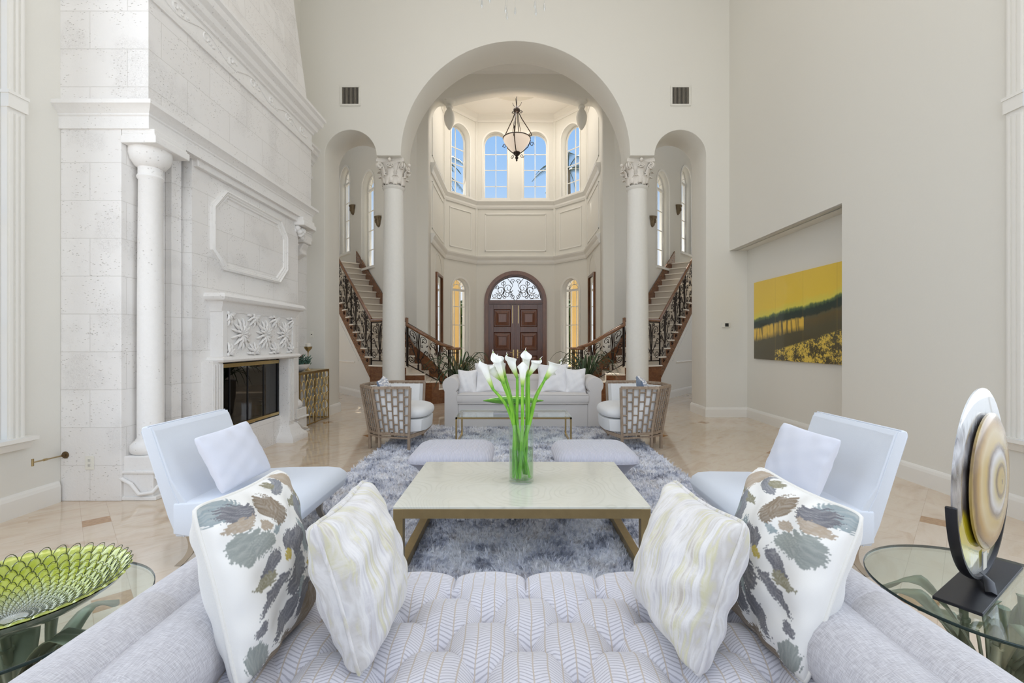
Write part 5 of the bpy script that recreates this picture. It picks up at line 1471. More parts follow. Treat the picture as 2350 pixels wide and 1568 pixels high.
# ---------------------------------------------------------------- coffee table
def m_swirl():
    t = NT('ivory_ring_stone_top'); g = t.co()
    n = t.noise(g, 1.15, 1.5, .45, .25); n2 = t.noise(g, 14, 3)
    f = t.math('FRACT', t.math('ADD', t.math('MULTIPLY', n, 52), t.math('MULTIPLY', n2, .25)))
    ln = t.ramp(f, [(.0, (1, 1, 1)), (.10, (.35, .35, .35)), (.22, (0, 0, 0)), (.80, (0, 0, 0)), (1, (1, 1, 1))])
    fade = t.ramp(t.noise(t.co(loc=(3, 1, 0)), 2.2, 2), [(.38, (.15, .15, .15)), (.62, (1, 1, 1))])
    c = t.mix(t.math('MULTIPLY', t.math('MULTIPLY', ln, fade), .36), t.mix(n2, (.72, .70, .60), (.79, .775, .69)), (.45, .44, .35))
    return t.bsdf(c, .10, 0, None, Coat_Weight=.3, Coat_Roughness=.05)
M['swirl'] = m_swirl()
TX0, TX1, TY0, TY1, TZ = -.706, .780, 2.624, 3.607, .45
def coffee_table():
    root = empty('coffee_table', (.03, 3.1, 0), label='large square coffee table with ivory ring patterned top on a brass frame', cat='table')
    setp(MB().box(TX0, TX1, TY0, TY1, TZ - .014, TZ).build('table_top', M['swirl'], bevel=.002), root)
    w = .056; z1 = TZ - .014
    b = MB()
    for y in (TY0, TY1 - w):
        # mitred front rail
        b.hexa([(TX0, y, z1 - w), (TX0, y, z1), (TX0, y + w, z1), (TX0, y + w, z1 - w)], [(TX1, y, z1 - w), (TX1, y, z1), (TX1, y + w, z1), (TX1, y + w, z1 - w)])
    for x in (TX0, TX1 - w): b.box(x, x + w, TY0 + w, TY1 - w, z1 - w, z1)
    setp(b.build('top_frame', M['brass_dark'], bevel=.002), root)
    for x in (TX0, TX1 - w):
        for y in (TY0, TY1 - w): setp(MB().box(x + .0005, x + w - .0005, y - .0005, y + w, 0.001, z1 - .0015).build('leg', M['brass_dark'], bevel=.002), root)
        setp(MB().box(x, x + w, TY0 + w, TY1 - w, .035, .035 + w).build('runner', M['brass_dark'], bevel=.002), root)
coffee_table()

# ---------------------------------------------------------------- vase with calla lilies
VXc, VYc = .04, 3.10
def vase():
    root = empty('glass_vase', (VXc, VYc, TZ), label='clear cylinder glass vase half filled with water on the coffee table', cat='vase')
    b = MB(); z0, z1 = TZ + .0005, TZ + .395
    b.lathe([(.080, z0), (.084, z0 + .004), (.085, z0 + .02), (.085, z1 - .004), (.0835, z1), (.082, z1 - .004), (.081, z0 + .03), (.070, z0 + .018), (.01, z0 + .016)], (VXc, VYc, 0), 48)
    setp(b.build('glass', M['vase_glass'], smooth=50), root)
    b = MB(); b.lathe([(.079, z0 + .028), (.0795, TZ + .222), (.077, TZ + .225), (.002, TZ + .2245)], (VXc, VYc, 0), 40)
    setp(b.build('water', M['water'], smooth=50), root)
    b = MB(); b.tube([(VXc + .0838 * math.cos(2 * PI * i / 40), VYc + .0838 * math.sin(2 * PI * i / 40), z1) for i in range(40)], .0014, 5, closed=True)
    b.tube([(VXc + .0785 * math.cos(2 * PI * i / 40), VYc + .0785 * math.sin(2 * PI * i / 40), TZ + .2245) for i in range(40)], .0012, 4, closed=True)
    setp(b.build('rim', M['vase_glass'], smooth=60), root)
vase()
def m_calla():
    t = NT('calla_spathe'); z = t.xyz(t.co('Generated'))[2]; n = t.noise(t.co(), 30, 2)
    f = t.math('ADD', z, t.math('MULTIPLY', t.math('SUBTRACT', n, .5), .12))
    c = t.ramp(f, [(.05, (.16, .42, .03)), (.22, (.50, .68, .16)), (.40, (.87, .89, .76)), (.60, (.90, .90, .86))])
    return t.bsdf(c, .45, Subsurface_Weight=.15, Subsurface_Radius=(.01, .01, .008))
M['calla'] = m_calla()
def m_stem():
    t = NT('calla_stem'); n = t.noise(t.co(scale=(1, 1, .15)), 60, 3)
    return t.bsdf(t.ramp(n, [(.3, (.12, .38, .02)), (.7, (.30, .62, .06))]), .35)
M['stem'] = m_stem()
def calla(tip, base, Yd, foot, roll, label, wide=1.0, mid=None):
    """tip, base: pixel positions of the flower's tip and of the top of its stem; foot: x,y offset of the stem end in the vase"""
    T = P(*tip, Yd); B = P(*base, Yd)
    root = empty('calla_lily', tuple(B), label=label, cat='flower', group='calla lilies in the vase')
    ft = Vector((VXc + foot[0], VYc + foot[1], TZ + .035))
    rim = Vector((VXc, VYc, TZ + .39)); d = Vector((B.x - VXc, B.y - VYc, 0)); k_ = min(1, .055 / max(d.length, 1e-4)); rim += d * k_
    if mid: rim = Vector((VXc + mid[0], VYc + mid[1], TZ + .39))
    ctrl = [ft, ft.lerp(rim, .5) + Vector((0, 0, .0)), rim, rim.lerp(B, .5) + Vector((-(B.x - rim.x) * .10, 0, .02)), B]
    pts = []
    for i in range(len(ctrl) - 1):
        p0 = ctrl[max(0, i - 1)]; p1 = ctrl[i]; p2 = ctrl[i + 1]; p3 = ctrl[min(len(ctrl) - 1, i + 2)]
        for t in range(7):
            f = t / 7; pts.append(.5 * ((2 * p1) + (-p0 + p2) * f + (2 * p0 - 5 * p1 + 4 * p2 - p3) * f * f + (-p0 + 3 * p1 - 3 * p2 + p3) * f ** 3))
    pts.append(B)
    b = MB(); b.tube(pts, [.0085 + .0030 * math.sin(PI * i / len(pts)) for i in range(len(pts))], 9); setp(b.build('stem', M['stem'], smooth=60), root)
    ax = (T - B); L = ax.length; ax.normalize(); side = Vector((0, 1, 0)).cross(ax).normalized() if True else None
    fwd = ax.cross(side).normalized(); R_ = Matrix.Rotation(roll, 3, ax); e1 = R_ @ fwd; e2 = R_ @ side
    b = MB()
    def fn(u, v):
        a = (u - .5) * 2 * PI * 1.08
        hh = .66 + .34 * (max(0, math.cos(a / 2.16)) ** 3)         # tip at a = 0
        r = (.0098 + (.0235 * wide) * (v ** 1.2)) * (1 - .10 * math.cos(a))
        if v > .8: r += .012 * wide * ((v - .8) / .2) ** 2 * (1 - .7 * math.cos(a / 2.16) ** 8)
        sq = 1 - .88 * max(0, (v - .62) / .38) ** 1.4 * (math.cos(a / 2.16) ** 10 if abs(a) < 2 else 0)
        off = 0.0
        q = v * hh
        return Vector((0, 0, 0)) + ax * (L * (q - .02)) + e1 * (r * math.cos(a) * sq) + e2 * (r * math.sin(a)) * (1 - .6 * max(0, (v - .55) / .45) * max(0, math.cos(a)) )
    b.grid(fn, 30, 16)
    me = b.mesh()
    # local frame so that the colour runs from the stem to the tip
    o = link('spathe', me, M['calla'], None, smooth=180, mods=[('SOLIDIFY', dict(thickness=.0018)), ('SUBSURF', dict(render_levels=1))])
    q = ax.to_track_quat('Z', 'Y'); inv = q.to_matrix().inverted()
    for v in me.vertices: v.co = inv @ v.co
    o.rotation_mode = 'QUATERNION'; o.rotation_quaternion = q
    o.parent = root
    b = MB(); tp = T; b.tube([tp - ax * .012, tp + ax * .004, tp + ax * .012 + Vector((.006, 0, .002))], [.004, .002, .0006], 5)
    s2 = b.build('tip', M['calla'], smooth=60); setp(s2, root)
calla((1101, 826), (1131, 893), 3.06, (.02, .055), 2.6, 'calla lily farthest left, leaning out low with a narrow white flower', .85)
calla((1112, 838), (1151, 874), 3.14, (.04, .045), 1.2, 'white calla lily bending left with its open mouth turned down, second from left', 1.15)
calla((1131, 806), (1157, 880), 3.05, (-.03, -.05), .5, 'tall slim calla lily with a dark edged fold, third from left', .8)
calla((1142, 816), (1160, 866), 3.16, (-.055, .03), -.8, 'broad white calla lily behind the slim dark edged one', 1.25)
calla((1163, 812), (1187, 868), 3.10, (.055, -.03), 2.2, 'calla lily just left of the tallest middle pair, its lip turned left', 1.0)
calla((1200, 829), (1199, 888), 3.04, (-.01, -.055), 3.0, 'short upright calla lily in the middle, lowest of the central flowers', .85)
calla((1206, 802), (1209, 864), 3.12, (.03, .05), .3, 'tallest upright calla lily in the middle', .9)
calla((1241, 822), (1213, 863), 3.10, (-.03, -.05), -1.2, 'calla lily right of the tallest one, leaning right with a pointed lip', .95)
calla((1287, 826), (1251, 870), 3.08, (-.055, -.03), -1.6, 'large calla lily farthest right, leaning out on a long stem', 1.35)
calla((1270, 842), (1250, 872), 3.20, (-.05, .04), 2.0, 'calla lily half hidden behind the large one at far right', 1.0)

# ---------------------------------------------------------------- pouf ottomans
def m_rib():
    t = NT('ribbed_lilac_chenille'); x = t.xyz(t.co())
    w = t.math('SINE', t.math('MULTIPLY', x[0], 2 * PI / .012)); n = t.noise(t.co(), 90, 2)
    c = t.mix(t.math('ADD', t.math('MULTIPLY', w, .3), .5), (.49, .48, .56), (.66, .65, .71)); c = t.mix(t.math('MULTIPLY', n, .25), c, (.45, .44, .5))
    return t.bsdf(c, .85, 0, t.bump(w, .5, .003), Sheen_Weight=.5)
M['rib'] = m_rib()
M['pouf_side'] = fabric('smooth_lilac_grey_fabric', (.42, .41, .47))
def ottoman(x0, x1, label):
    y0, y1 = 3.78, 4.46
    cx, cy = (x0 + x1) / 2, (y0 + y1) / 2; wx, wy = (x1 - x0) / 2, (y1 - y0) / 2
    root = empty('ottoman', (cx, cy, 0), label=label, cat='ottoman', group='pair of ribbed ottomans')
    def ring(s, z, p=8):
        r = []
        for i in range(48):
            a = 2 * PI * i / 48; c, s_ = math.cos(a), math.sin(a); k = (abs(c) ** p + abs(s_) ** p) ** (-1 / p)
            r.append((wx * s * k * c - 0, wy * s * k * s_, z))
        return r
    b = MB(); b.rings([ring(.985, .375), ring(1.0, .385), ring(.985, .41), ring(.93, .437), ring(.80, .460), ring(.55, .474), ring(.25, .480), ring(.03, .481)])
    o = b.build('top_cushion', M['rib'], smooth=80); o.location = (0, 0, 0); o.parent = root
    b = MB(); b.rings([ring(.44, .02), ring(.50, .10), ring(.66, .24), ring(.86, .335), ring(.975, .372), ring(.985, .380)])
    o = b.build('tapered_base', M['pouf_side'], smooth=80); o.parent = root
    b = MB(); b.tube([Vector(p) for p in ring(.998, .380)], .006, 5, closed=True); o = b.build('piping', M['pouf_side'], smooth=60); o.parent = root
ottoman(-.92, -.20, 'left lilac grey ribbed ottoman with a tapered base on the shag rug')
ottoman(.34, 1.06, 'right lilac grey ribbed ottoman with a tapered base on the shag rug')

# ---------------------------------------------------------------- slipper chairs
M['leg_metal'] = simple('champagne_metal_leg', (.50, .45, .38), .3, .9, var=.08)
def slipper_chair(sx, dy, label):
    FNs = lambda p: Vector((-sx * p.x, p.y + dy, p.z))
    root = empty('slipper_chair', (sx * 1.9, 3.15 + dy, 0), label=label, cat='chair', group='pale slipper chairs')
    add = lambda b, n, m, **kw: setp(b.build(n, m, **kw), root)
    y0, y1 = 2.80, 3.54
    # back: slab leaning outwards, narrower at the foot
    def sec(y, k):   # outline in x,z
        return [(-2.09, y, .20), (-2.14, y, .32), (-2.31 + k * .004, y, .845), (-2.305 + k * .004, y, .868), (-2.285, y, .878), (-2.245, y, .872), (-2.225, y, .85), (-2.12, y, .55), (-2.02, y, .40), (-1.98, y, .20)]
    b = MB(FNs); b.rings([sec(y0 + .0, 2), sec(y0 + .006, 0), sec(y1 - .006, 0), sec(y1, 2)]); add(b, 'backrest', M['blue_white'], smooth=35, bevel=.008)
    b = MB(FNs); e = .0
    b.tube([(-2.262, y0 - .002, .877), (-2.262, y1 + .002, .877)], .0035, 5)
    for yy in (y0 - .001, y1 + .001): b.tube([(-2.245, yy, .872), (-2.12, yy, .50), (-2.04, yy, .34), (-2.04, yy, .20)], .0035, 5)
    add(b, 'piping', M['blue_white'])
    # seat: flat deck, front rolling down
    def seat(y, i):
        pr = [(-2.10, .22), (-2.10, .41), (-1.75, .432), (-1.45, .436), (-1.36, .428), (-1.315, .40), (-1.30, .355), (-1.33, .29), (-1.42, .235), (-1.60, .20), (-1.95, .20)]
        return [(x + (i * .012 if x > -2 else 0) * -1, y, z - (i * .010 if z > .25 else 0)) for x, z in pr]
    b = MB(FNs); b.rings([seat(y0 - .01, 1.6), seat(y0 - .004, .6), seat(y0 + .02, 0), seat(y1 - .02, 0), seat(y1 + .004, .6), seat(y1 + .01, 1.6)]); add(b, 'seat', M['blue_white'], smooth=50, bevel=.006)
    for (lx, ly, d) in ((-2.02, y0 + .05, -1), (-2.02, y1 - .05, -1), (-1.50, y0 + .06, 1), (-1.50, y1 - .06, 1)):
        b = MB(FNs); rs = []
        for i in range(10):
            t = i / 9; z = .205 * (1 - t); x = lx + d * (.015 + .075 * (t ** 1.6)) - d * .035 * math.sin(PI * t); w = .030 - .014 * t + (.006 if i > 7 else 0)
            rs.append([(x - w * .9, ly - w * .55, z), (x + w * .9, ly - w * .55, z), (x + w * .9, ly + w * .55, z), (x - w * .9, ly + w * .55, z)])
        b.rings(rs); add(b, 'leg', M['leg_metal'], smooth=50)
slipper_chair(-1, 0, 'left pale ice blue slipper chair with a leaning back, beside the fireplace')
slipper_chair(1, -.13, 'right pale ice blue slipper chair with a leaning back, beside the long wall')
pillow('seat_pillow', (-1.885, 3.06, .64), (.07, .43, .035), (-.20, -.02, .38), .46, .41, .15, M['ice_pillow'], 'pale square pillow leaning in the left slipper chair', 'pillows of the slipper chairs', seed=21, pinch=.06, wr=.002)
pillow('seat_pillow', (1.835, 2.94, .65), (.09, -.42, -.03), (.16, .0, .38), .46, .40, .15, M['ice_pillow'], 'pale square pillow leaning in the right slipper chair', 'pillows of the slipper chairs', seed=22, pinch=.06, wr=.002)

# ---------------------------------------------------------------- tufted sofa in the foreground
def m_tuft():
    t = NT('lilac_herringbone_weave'); v = t.co(); wob = t.noise(v, 6, 1); x = t.xyz(v)
    xx = t.math('ADD', x[0], t.math('MULTIPLY', wob, .02)); cw = .043
    f = t.math('FRACT', t.math('DIVIDE', t.math('ADD', xx, 10), cw)); tri = t.math('ABSOLUTE', t.math('SUBTRACT', f, .5))
    par = t.math('SUBTRACT', t.math('MULTIPLY', t.math('FLOORED_MODULO', t.math('FLOOR', t.math('DIVIDE', t.math('ADD', xx, 10), cw)), 2), 2), 1)
    yy = t.math('ADD', x[1], t.math('MULTIPLY', t.math('MULTIPLY', t.math('SUBTRACT', f, .5), par), .016))
    st = t.math('SINE', t.math('MULTIPLY', t.math('ADD', yy, t.math('MULTIPLY', t.noise(v, 25, 2), .006)), 2 * PI / .0105))
    c = t.ramp(st, [(.3, (.68, .67, .72)), (.8, (.43, .42, .47))])
    c = t.mix(t.ramp(tri, [(.435, (0, 0, 0)), (.462, (.95, .95, .95))]), c, (.50, .42, .34))
    n = t.noise(v, 260, 2); c = t.mix(t.math('MULTIPLY', n, .25), c, (.80, .78, .82))
    return t.bsdf(c, .85, 0, t.bump(n, .25, .0015), Sheen_Weight=.35)
M['tuft'] = m_tuft()
def tufted_sofa():
    root = empty('tufted_sofa', (0, 1.2, 0), label='foreground lilac grey tufted sofa with padded arms seen from behind', cat='sofa')
    S, R = .28, .286; BX, BY = .04, 1.72
    def hgt(x, y):
        dx, dy = x - BX, y - BY
        p, q = dx / S + dy / R, dx / S - dy / R
        sp, sq = abs(math.sin(PI * p)), abs(math.sin(PI * q))
        fp, fq = p - round(p), q - round(q); dd = math.hypot((fp + fq) / 2 * S, (fp - fq) / 2 * R)
        h = .052 * (1 - math.exp(-(dd / .052) ** 1.25)) + .020 * (sp * sq) ** .5
        h -= .009 * math.exp(-min(abs(fp), abs(fq)) * .2 / .006) * math.exp(-dd / .09)
        h -= .016 * math.exp(-(dd / .016) ** 2)
        if dy > 0:
            f = min(1, dy / .06); hs = .054 * abs(math.sin(PI * dx / S)) ** .26
            h = h * (1 - f) + (hs + .006) * f
        return h
    x0, x1, y0, y1 = -.86, .86, .62, 1.90
    b = MB(); NX, NY = 300, 210
    def fn(u, v):
        x = x0 + (x1 - x0) * u; y = y0 + (y1 - y0) * v
        z = .415 + hgt(x, y); e = max(0, (y - 1.815) / (y1 - 1.815))
        ysc = 1
        z -= .09 * e ** 2.6
        return (x, y - (.012 * (1 - abs(math.sin(PI * (x - BX) / S)) ** .4) * e), z)
    b.grid(fn, NX, NY)
    setp(b.build('tufted_seat', M['tuft'], smooth=180), root)
    b = MB(); b.box(x0, x1, y0, y1 - .005, .14, .385); setp(b.build('seat_base', M['tuft'], bevel=.02), root)
    for i in range(-3, 4):
        for j in range(0, 7):
            X, Y = BX + S * i + (S / 2 if j % 2 else 0), BY - R / 2 * j
            if not (x0 + .05 < X < x1 - .05) or Y < y0 + .05: continue
            q = MB(); q.lathe([(.002, .018), (.009, .015), (.013, .006), (.012, 0)], (X, Y, .385 + .004), 12); setp(q.build('button', M['tuft'], smooth=60), root)
    for e in (-1, 1):
        b = MB(lambda p: Vector((e * p.x, p.y, p.z)))
        def roll(cx, cz, r, n=20, k=1.0): return lambda y, s=1: [(cx + r * s * math.cos(2 * PI * i / n), y, cz + r * s * k * math.sin(2 * PI * i / n)) for i in range(n)]
        ro = roll(1.03, .60, .09)
        b.rings([ro(1.97, .5), ro(1.965, .88), ro(1.945, 1), ro(1.30, 1), ro(1.297, .985), ro(1.294, 1), ro(.60, 1), ro(.58, .9)]); setp(b.build('arm_roll', M['near_linen'], smooth=50), root)
        b = MB(lambda p: Vector((e * p.x, p.y, p.z))); b.box(.955, 1.10, .60, 1.955, .12, .60); setp(b.build('arm_panel', M['near_linen'], bevel=.03), root)
        ri = roll(.915, .535, .115)
        b = MB(lambda p: Vector((e * p.x, p.y, p.z))); b.rings([ri(1.90, .4), ri(1.885, .85), ri(1.85, 1), ri(1.55, 1.02), ri(1.12, 1.03), ri(1.03, 1.0), ri(.97, .85), ri(.945, .5)]) if e < 0 else b.rings([ri(1.90, .4), ri(1.885, .85), ri(1.85, 1), ri(1.55, 1.02), ri(1.0, 1.02), ri(.66, 1.0), ri(.62, .6)])
        setp(b.build('bolster', M['near_linen'], smooth=60), root)
        for yy in (.72, 1.84): 
            q = MB(); q.box(e * 1.02 - .025, e * 1.02 + .025, yy, yy + .05, 0, .13); setp(q.build('leg', M['stair_wood'], bevel=.004), root)
    b = MB(); b.box(-.95, .95, .40, .60, .14, .80); setp(b.build('backrest', M['near_linen'], bevel=.06), root)
tufted_sofa()

def m_floral():
    t = NT('painterly_floral_print'); a = t.n('Attribute'); a.attribute_name = 'print'; n = t.noise(t.co('Object'), 300, 2)
    return t.bsdf(t.mix(t.math('MULTIPLY', n, .12), a.outputs['Color'], (.8, .79, .76)), .7, 0, t.bump(n, .15, .001))
M['floral'] = m_floral()
from mathutils import noise as mn
def paint_print(mir):
    """brushed petals and leaves printed on the cover, each an ellipse with a ragged brush edge"""
    G1, G2, G3, TP, BR, MU, TE, OL = (.13, .13, .155), (.19, .20, .23), (.27, .30, .28), (.42, .33, .24), (.21, .15, .09), (.52, .39, .03), (.27, .33, .35), (.24, .22, .13)
    blobs = [(.10, .955, .055, .030, .3, TE), (.19, .90, .060, .036, -.3, G1), (.17, .83, .050, .022, .1, TP), (.47, .84, .055, .032, -.7, BR), (.52, .79, .030, .045, .4, BR), (.34, .76, .024, .012, 0, TP),
             (.17, .69, .058, .046, .2, G3), (.27, .66, .040, .035, .6, G3), (.43, .71, .026, .015, .2, TE), (.88, .90, .030, .050, .5, TP), (.70, .93, .045, .020, .3, G2), (.64, .97, .030, .014, -.2, OL), (.84, .80, .060, .014, .3, OL), (.96, .72, .020, .045, .3, OL),
             (.84, .68, .028, .075, -.1, G2), (.92, .64, .022, .050, .5, TE), (.74, .56, .028, .060, .25, TE), (.86, .50, .036, .085, .15, G2), (.96, .46, .030, .070, -.2, TE), (.62, .54, .026, .050, -.5, G1), (.54, .58, .030, .026, .4, G1), (.47, .53, .024, .014, .3, MU),
             (.29, .52, .055, .018, .6, G1), (.22, .45, .045, .018, .3, OL), (.27, .38, .070, .014, .55, G1), (.52, .36, .068, .042, .1, G1), (.60, .40, .045, .030, .6, G2), (.76, .36, .026, .024, .3, MU), (.90, .33, .040, .050, -.5, G3), (.56, .265, .045, .015, .3, TE),
             (.36, .20, .070, .024, .5, G1), (.60, .20, .075, .026, .35, G1), (.82, .24, .045, .020, .6, G2), (.62, .09, .095, .034, .45, BR), (.80, .15, .040, .050, -.3, BR), (.30, .04, .060, .030, .1, BR), (.12, .24, .030, .012, .8, G1), (.10, .08, .035, .045, .2, G3)]
    E_ = [((u - .5) * .43, (v - .5) * .49, rx, rz, math.cos(ro), math.sin(ro), c, k) for k, (u, v, rx, rz, ro, c) in enumerate(blobs)]
    def col(x, z):
        wx = x + .020 * mn.noise((x * 12, z * 12, 3)) + .006 * mn.noise((x * 50, z * 50, 1)); wz = z + .020 * mn.noise((x * 12, z * 12, 9)) + .006 * mn.noise((x * 50, z * 50, 5))
        c = (.88, .865, .83)
        for cx, cz, rx, rz, co_, si, cc, k in E_:
            dx, dz = wx - cx, wz - cz
            if abs(dx) > .14 or abs(dz) > .14: continue
            p, q = (dx * co_ + dz * si) / rx, (-dx * si + dz * co_) / rz
            d = p * p + q * q
            if d > 4: continue
            br = mn.noise((p * 1.2 + k, q * 9, 2.0)) if rx > rz else mn.noise((p * 9, q * 1.2 + k, 2.0))
            if math.sqrt(d) + .34 * br + .10 * mn.noise((x * 160, z * 160, k)) < .98:
                f = min(.62, max(0, .18 + .9 * br)) ; c = tuple(a * (1 - f) + (.5 * a + .5 * w_) * f for a, w_ in zip(cc, (.66, .64, .60)))
        return c
    def run(me):
        at = me.color_attributes.new('print', 'FLOAT_COLOR', 'POINT'); buf = []
        for v in me.vertices: buf.extend(col(mir * v.co.x, v.co.z) + (1.0,))
        at.data.foreach_set('color', buf)
    return run
M['cream_back'] = fabric('cream_linen_back', (.78, .77, .745))
M['cream_pipe'] = fabric('cream_piping_cord', (.85, .83, .78))
def m_stripe():
    t = NT('sage_metallic_stripe'); v = t.co('Object'); x = t.xyz(v)
    wob = t.noise(v, 5, 2); u = t.math('ADD', x[0], t.math('MULTIPLY', wob, .03))
    band = t.noise(t.comb(t.math('MULTIPLY', u, 24), t.math('MULTIPLY', x[2], 1.6), t.math('MULTIPLY', x[1], 3)), 1.5, 4, .6)
    patch = t.noise(t.comb(t.math('MULTIPLY', x[0], 9), t.math('MULTIPLY', x[2], 6), 3), 1.6, 5, .7)
    c = t.ramp(band, [(.30, (.56, .52, .48)), (.40, (.66, .65, .68)), (.47, (.84, .84, .84)), (.53, (.66, .64, .62)), (.58, (.70, .68, .44)), (.64, (.80, .78, .72)), (.72, (.54, .49, .42))])
    c = t.mix(t.math('MULTIPLY', t.ramp(patch, [(.48, (0, 0, 0)), (.62, (1, 1, 1))]), .7), c, (.88, .87, .87))
    n = t.noise(v, 180, 3); c = t.mix(t.math('MULTIPLY', n, .2), c, (.92, .91, .90)); c = t.mix(1.0, c, (.90, .88, .86), 'MULTIPLY')
    return t.bsdf(c, .6, .0, t.bump(n, .25, .0015), Sheen_Weight=.4)
M['stripe'] = m_stripe()
for nm, mt, bk, pp, cen, e1, up, w, h, th, sd, pin, lb, grp in (
        ('floral_pillow', 'floral', 'cream_back', 'cream_pipe', (-.795, 1.43, .705), (.010, .45, -.016), (-.138, .02, .49), .45, .51, .19, 30, .07, 'grey and mustard floral pillow with cream back at the left end of the tufted sofa', 'floral pillows on the tufted sofa'),
        ('floral_pillow', 'floral', 'cream_back', 'cream_pipe', (.845, 1.46, .70), (.062, -.44, -.019), (.163, .003, .475), .445, .505, .19, 32, .07, 'grey and mustard floral pillow with cream back at the right end of the tufted sofa', 'floral pillows on the tufted sofa'),
        ('striped_pillow', 'stripe', None, 'stripe', (-.49, 1.45, .69), (.0, .41, .0), (-.11, .03, .37), .42, .45, .23, 40, .10, 'soft sage and silver streaked pillow at the left side of the tufted sofa', 'streaked pillows on the tufted sofa'),
        ('striped_pillow', 'stripe', None, 'stripe', (.54, 1.45, .69), (.06, -.40, .0), (.12, .03, .365), .42, .45, .23, 42, .10, 'soft sage and silver streaked pillow at the right side of the tufted sofa', 'streaked pillows on the tufted sofa')):
    pillow(nm, cen, e1, up, w, h, th, M[mt], lb, grp, piping=M[pp], back=M[bk] if bk else None, seed=sd, pinch=pin, wr=.004, n=150 if mt == 'floral' else 34, p=.36, paint=paint_print(1 if cen[0] < 0 else -1) if mt == 'floral' else None)

# ---------------------------------------------------------------- round glass side tables
M['verdigris'] = simple('green_bronze_foliage', (.33, .34, .24), .45, .45, var=.35, scale=12)
def side_table(X, Y, R_, s, seed, skip=()):
    root = empty('glass_side_table', (X, Y, 0), label='round glass side table with bronze leaf base by the %s arm of the tufted sofa' % s, cat='side table', group='round glass side tables')
    z = .55
    b = MB(); b.lathe([(.01, z - .012), (R_ - .002, z - .012), (R_, z - .010), (R_, z - .002), (R_ - .002, z), (.01, z)], (X, Y, 0), 72); setp(b.build('glass_top', M['table_glass'], smooth=30), root)
    b = MB(); b.lathe([(R_ - .001, z - .0115), (R_ + .0012, z - .010), (R_ + .0012, z - .002), (R_ - .001, z - .0005)], (X, Y, 0), 72, cap=False); setp(b.build('glass_edge', M['glass_edge'], smooth=60), root)
    rnd = random.Random(seed)
    for i in range(3):
        a = 2 * PI * i / 3 + .7 * seed; b = MB(); pts = []
        for k in range(9):
            t = k / 8; rr = .05 + .12 * (1 - t) ** 2 + .04 * t; pts.append((X + rr * math.cos(a + t * .6), Y + rr * math.sin(a + t * .6), .005 + t * (z - .02)))
        b.tube(pts, [.015 - .003 * math.sin(k * 1.3) for k in range(9)], 8)
        for k in (2, 4, 6): b.tube([Vector(pts[k]) - Vector((0, 0, .006)), Vector(pts[k]) + Vector((0, 0, .006))], .018, 8)
        setp(b.build('stem', M['verdigris'], smooth=50), root)
    b = MB(); b.tube([(X + .20 * math.cos(t * PI / 12), Y + .20 * math.sin(t * PI / 12), .012) for t in range(24)], .010, 6, closed=True); setp(b.build('base_ring', M['verdigris'], smooth=60), root)
    for i in range(17):
        a = rnd.uniform(0, 2 * PI) if i > 8 else 2 * PI * i / 9; L = rnd.uniform(.20, .33); z0 = rnd.uniform(.14, .34); w = rnd.uniform(.020, .040); ca, sa = math.cos(a), math.sin(a); h = rnd.uniform(.14, .22)
        b = MB(); tw = rnd.uniform(-.5, .5)
        def fn(u, v):
            t = u; r = .04 + L * t; zz = min(z - .03, z0 + h * math.sin(min(1, t * 1.25) * PI * .55) * 1.2 - .16 * max(0, t - .55)); k = (v - .5) * 2
            ww = w * math.sin(PI * min(1, .08 + .92 * t)) ** .8 + .002; an = tw * t
            c2, s2 = math.cos(a + an), math.sin(a + an)
            return (X + c2 * r - s2 * ww * k, Y + s2 * r + c2 * ww * k, zz + .012 * (1 - abs(k)) + .012 * math.sin(t * 9) * k)
        b.grid(fn, 16, 4); setp(b.build('leaf', M['verdigris'], smooth=180, mods=[('SOLIDIFY', dict(thickness=.003))]), root)
    for i in range(5):
        a = rnd.uniform(0, 6.28); b = MB(); r0 = .07
        p1 = Vector((X + .2 * math.cos(a), Y + .2 * math.sin(a), rnd.uniform(.30, .46)))
        b.tube([(X + r0 * math.cos(a), Y + r0 * math.sin(a), .2), (X + .13 * math.cos(a), Y + .13 * math.sin(a), .34), p1], .006, 5)
        for k in range(3):
            dd = Vector((math.cos(a + k - 1), math.sin(a + k - 1), .2)) * .07; b.tube([p1, p1 + dd * .5, p1 + dd], [.004, .014, .001], 5)
        setp(b.build('sprig', M['verdigris'], smooth=60), root)
side_table(-1.575, 1.425, .350, 'left', 3); side_table(1.64, 1.555, .358, 'right', 5)

# scalloped glass bowl
def m_bowl():
    t = NT('lime_scale_glass'); g = t.co('Object'); x = t.xyz(g)
    r = t.math('SQRT', t.math('ADD', t.math('MULTIPLY', x[0], x[0]), t.math('MULTIPLY', x[1], x[1])))
    n = t.noise(g, 6, 2)
    c = t.ramp(t.math('ADD', r, t.math('MULTIPLY', t.math('SUBTRACT', n, .5), .12)), [(.02, (.60, .62, .55)), (.12, (.50, .58, .20)), (.17, (.62, .72, .06)), (.22, (.50, .60, .02)), (.27, (.72, .80, .16))])
    return t.bsdf(c, .07, .0, None, Transmission_Weight=.35, IOR=1.4, Coat_Weight=1.0, Coat_Roughness=.02)
M['bowl'] = m_bowl()
M['bowl_out'] = simple('smoky_green_glass_underside', (.14, .17, .14), .12, 0, Coat_Weight=.6)
M['bowl_line'] = simple('dark_green_glass_line', (.035, .05, .012), .15)
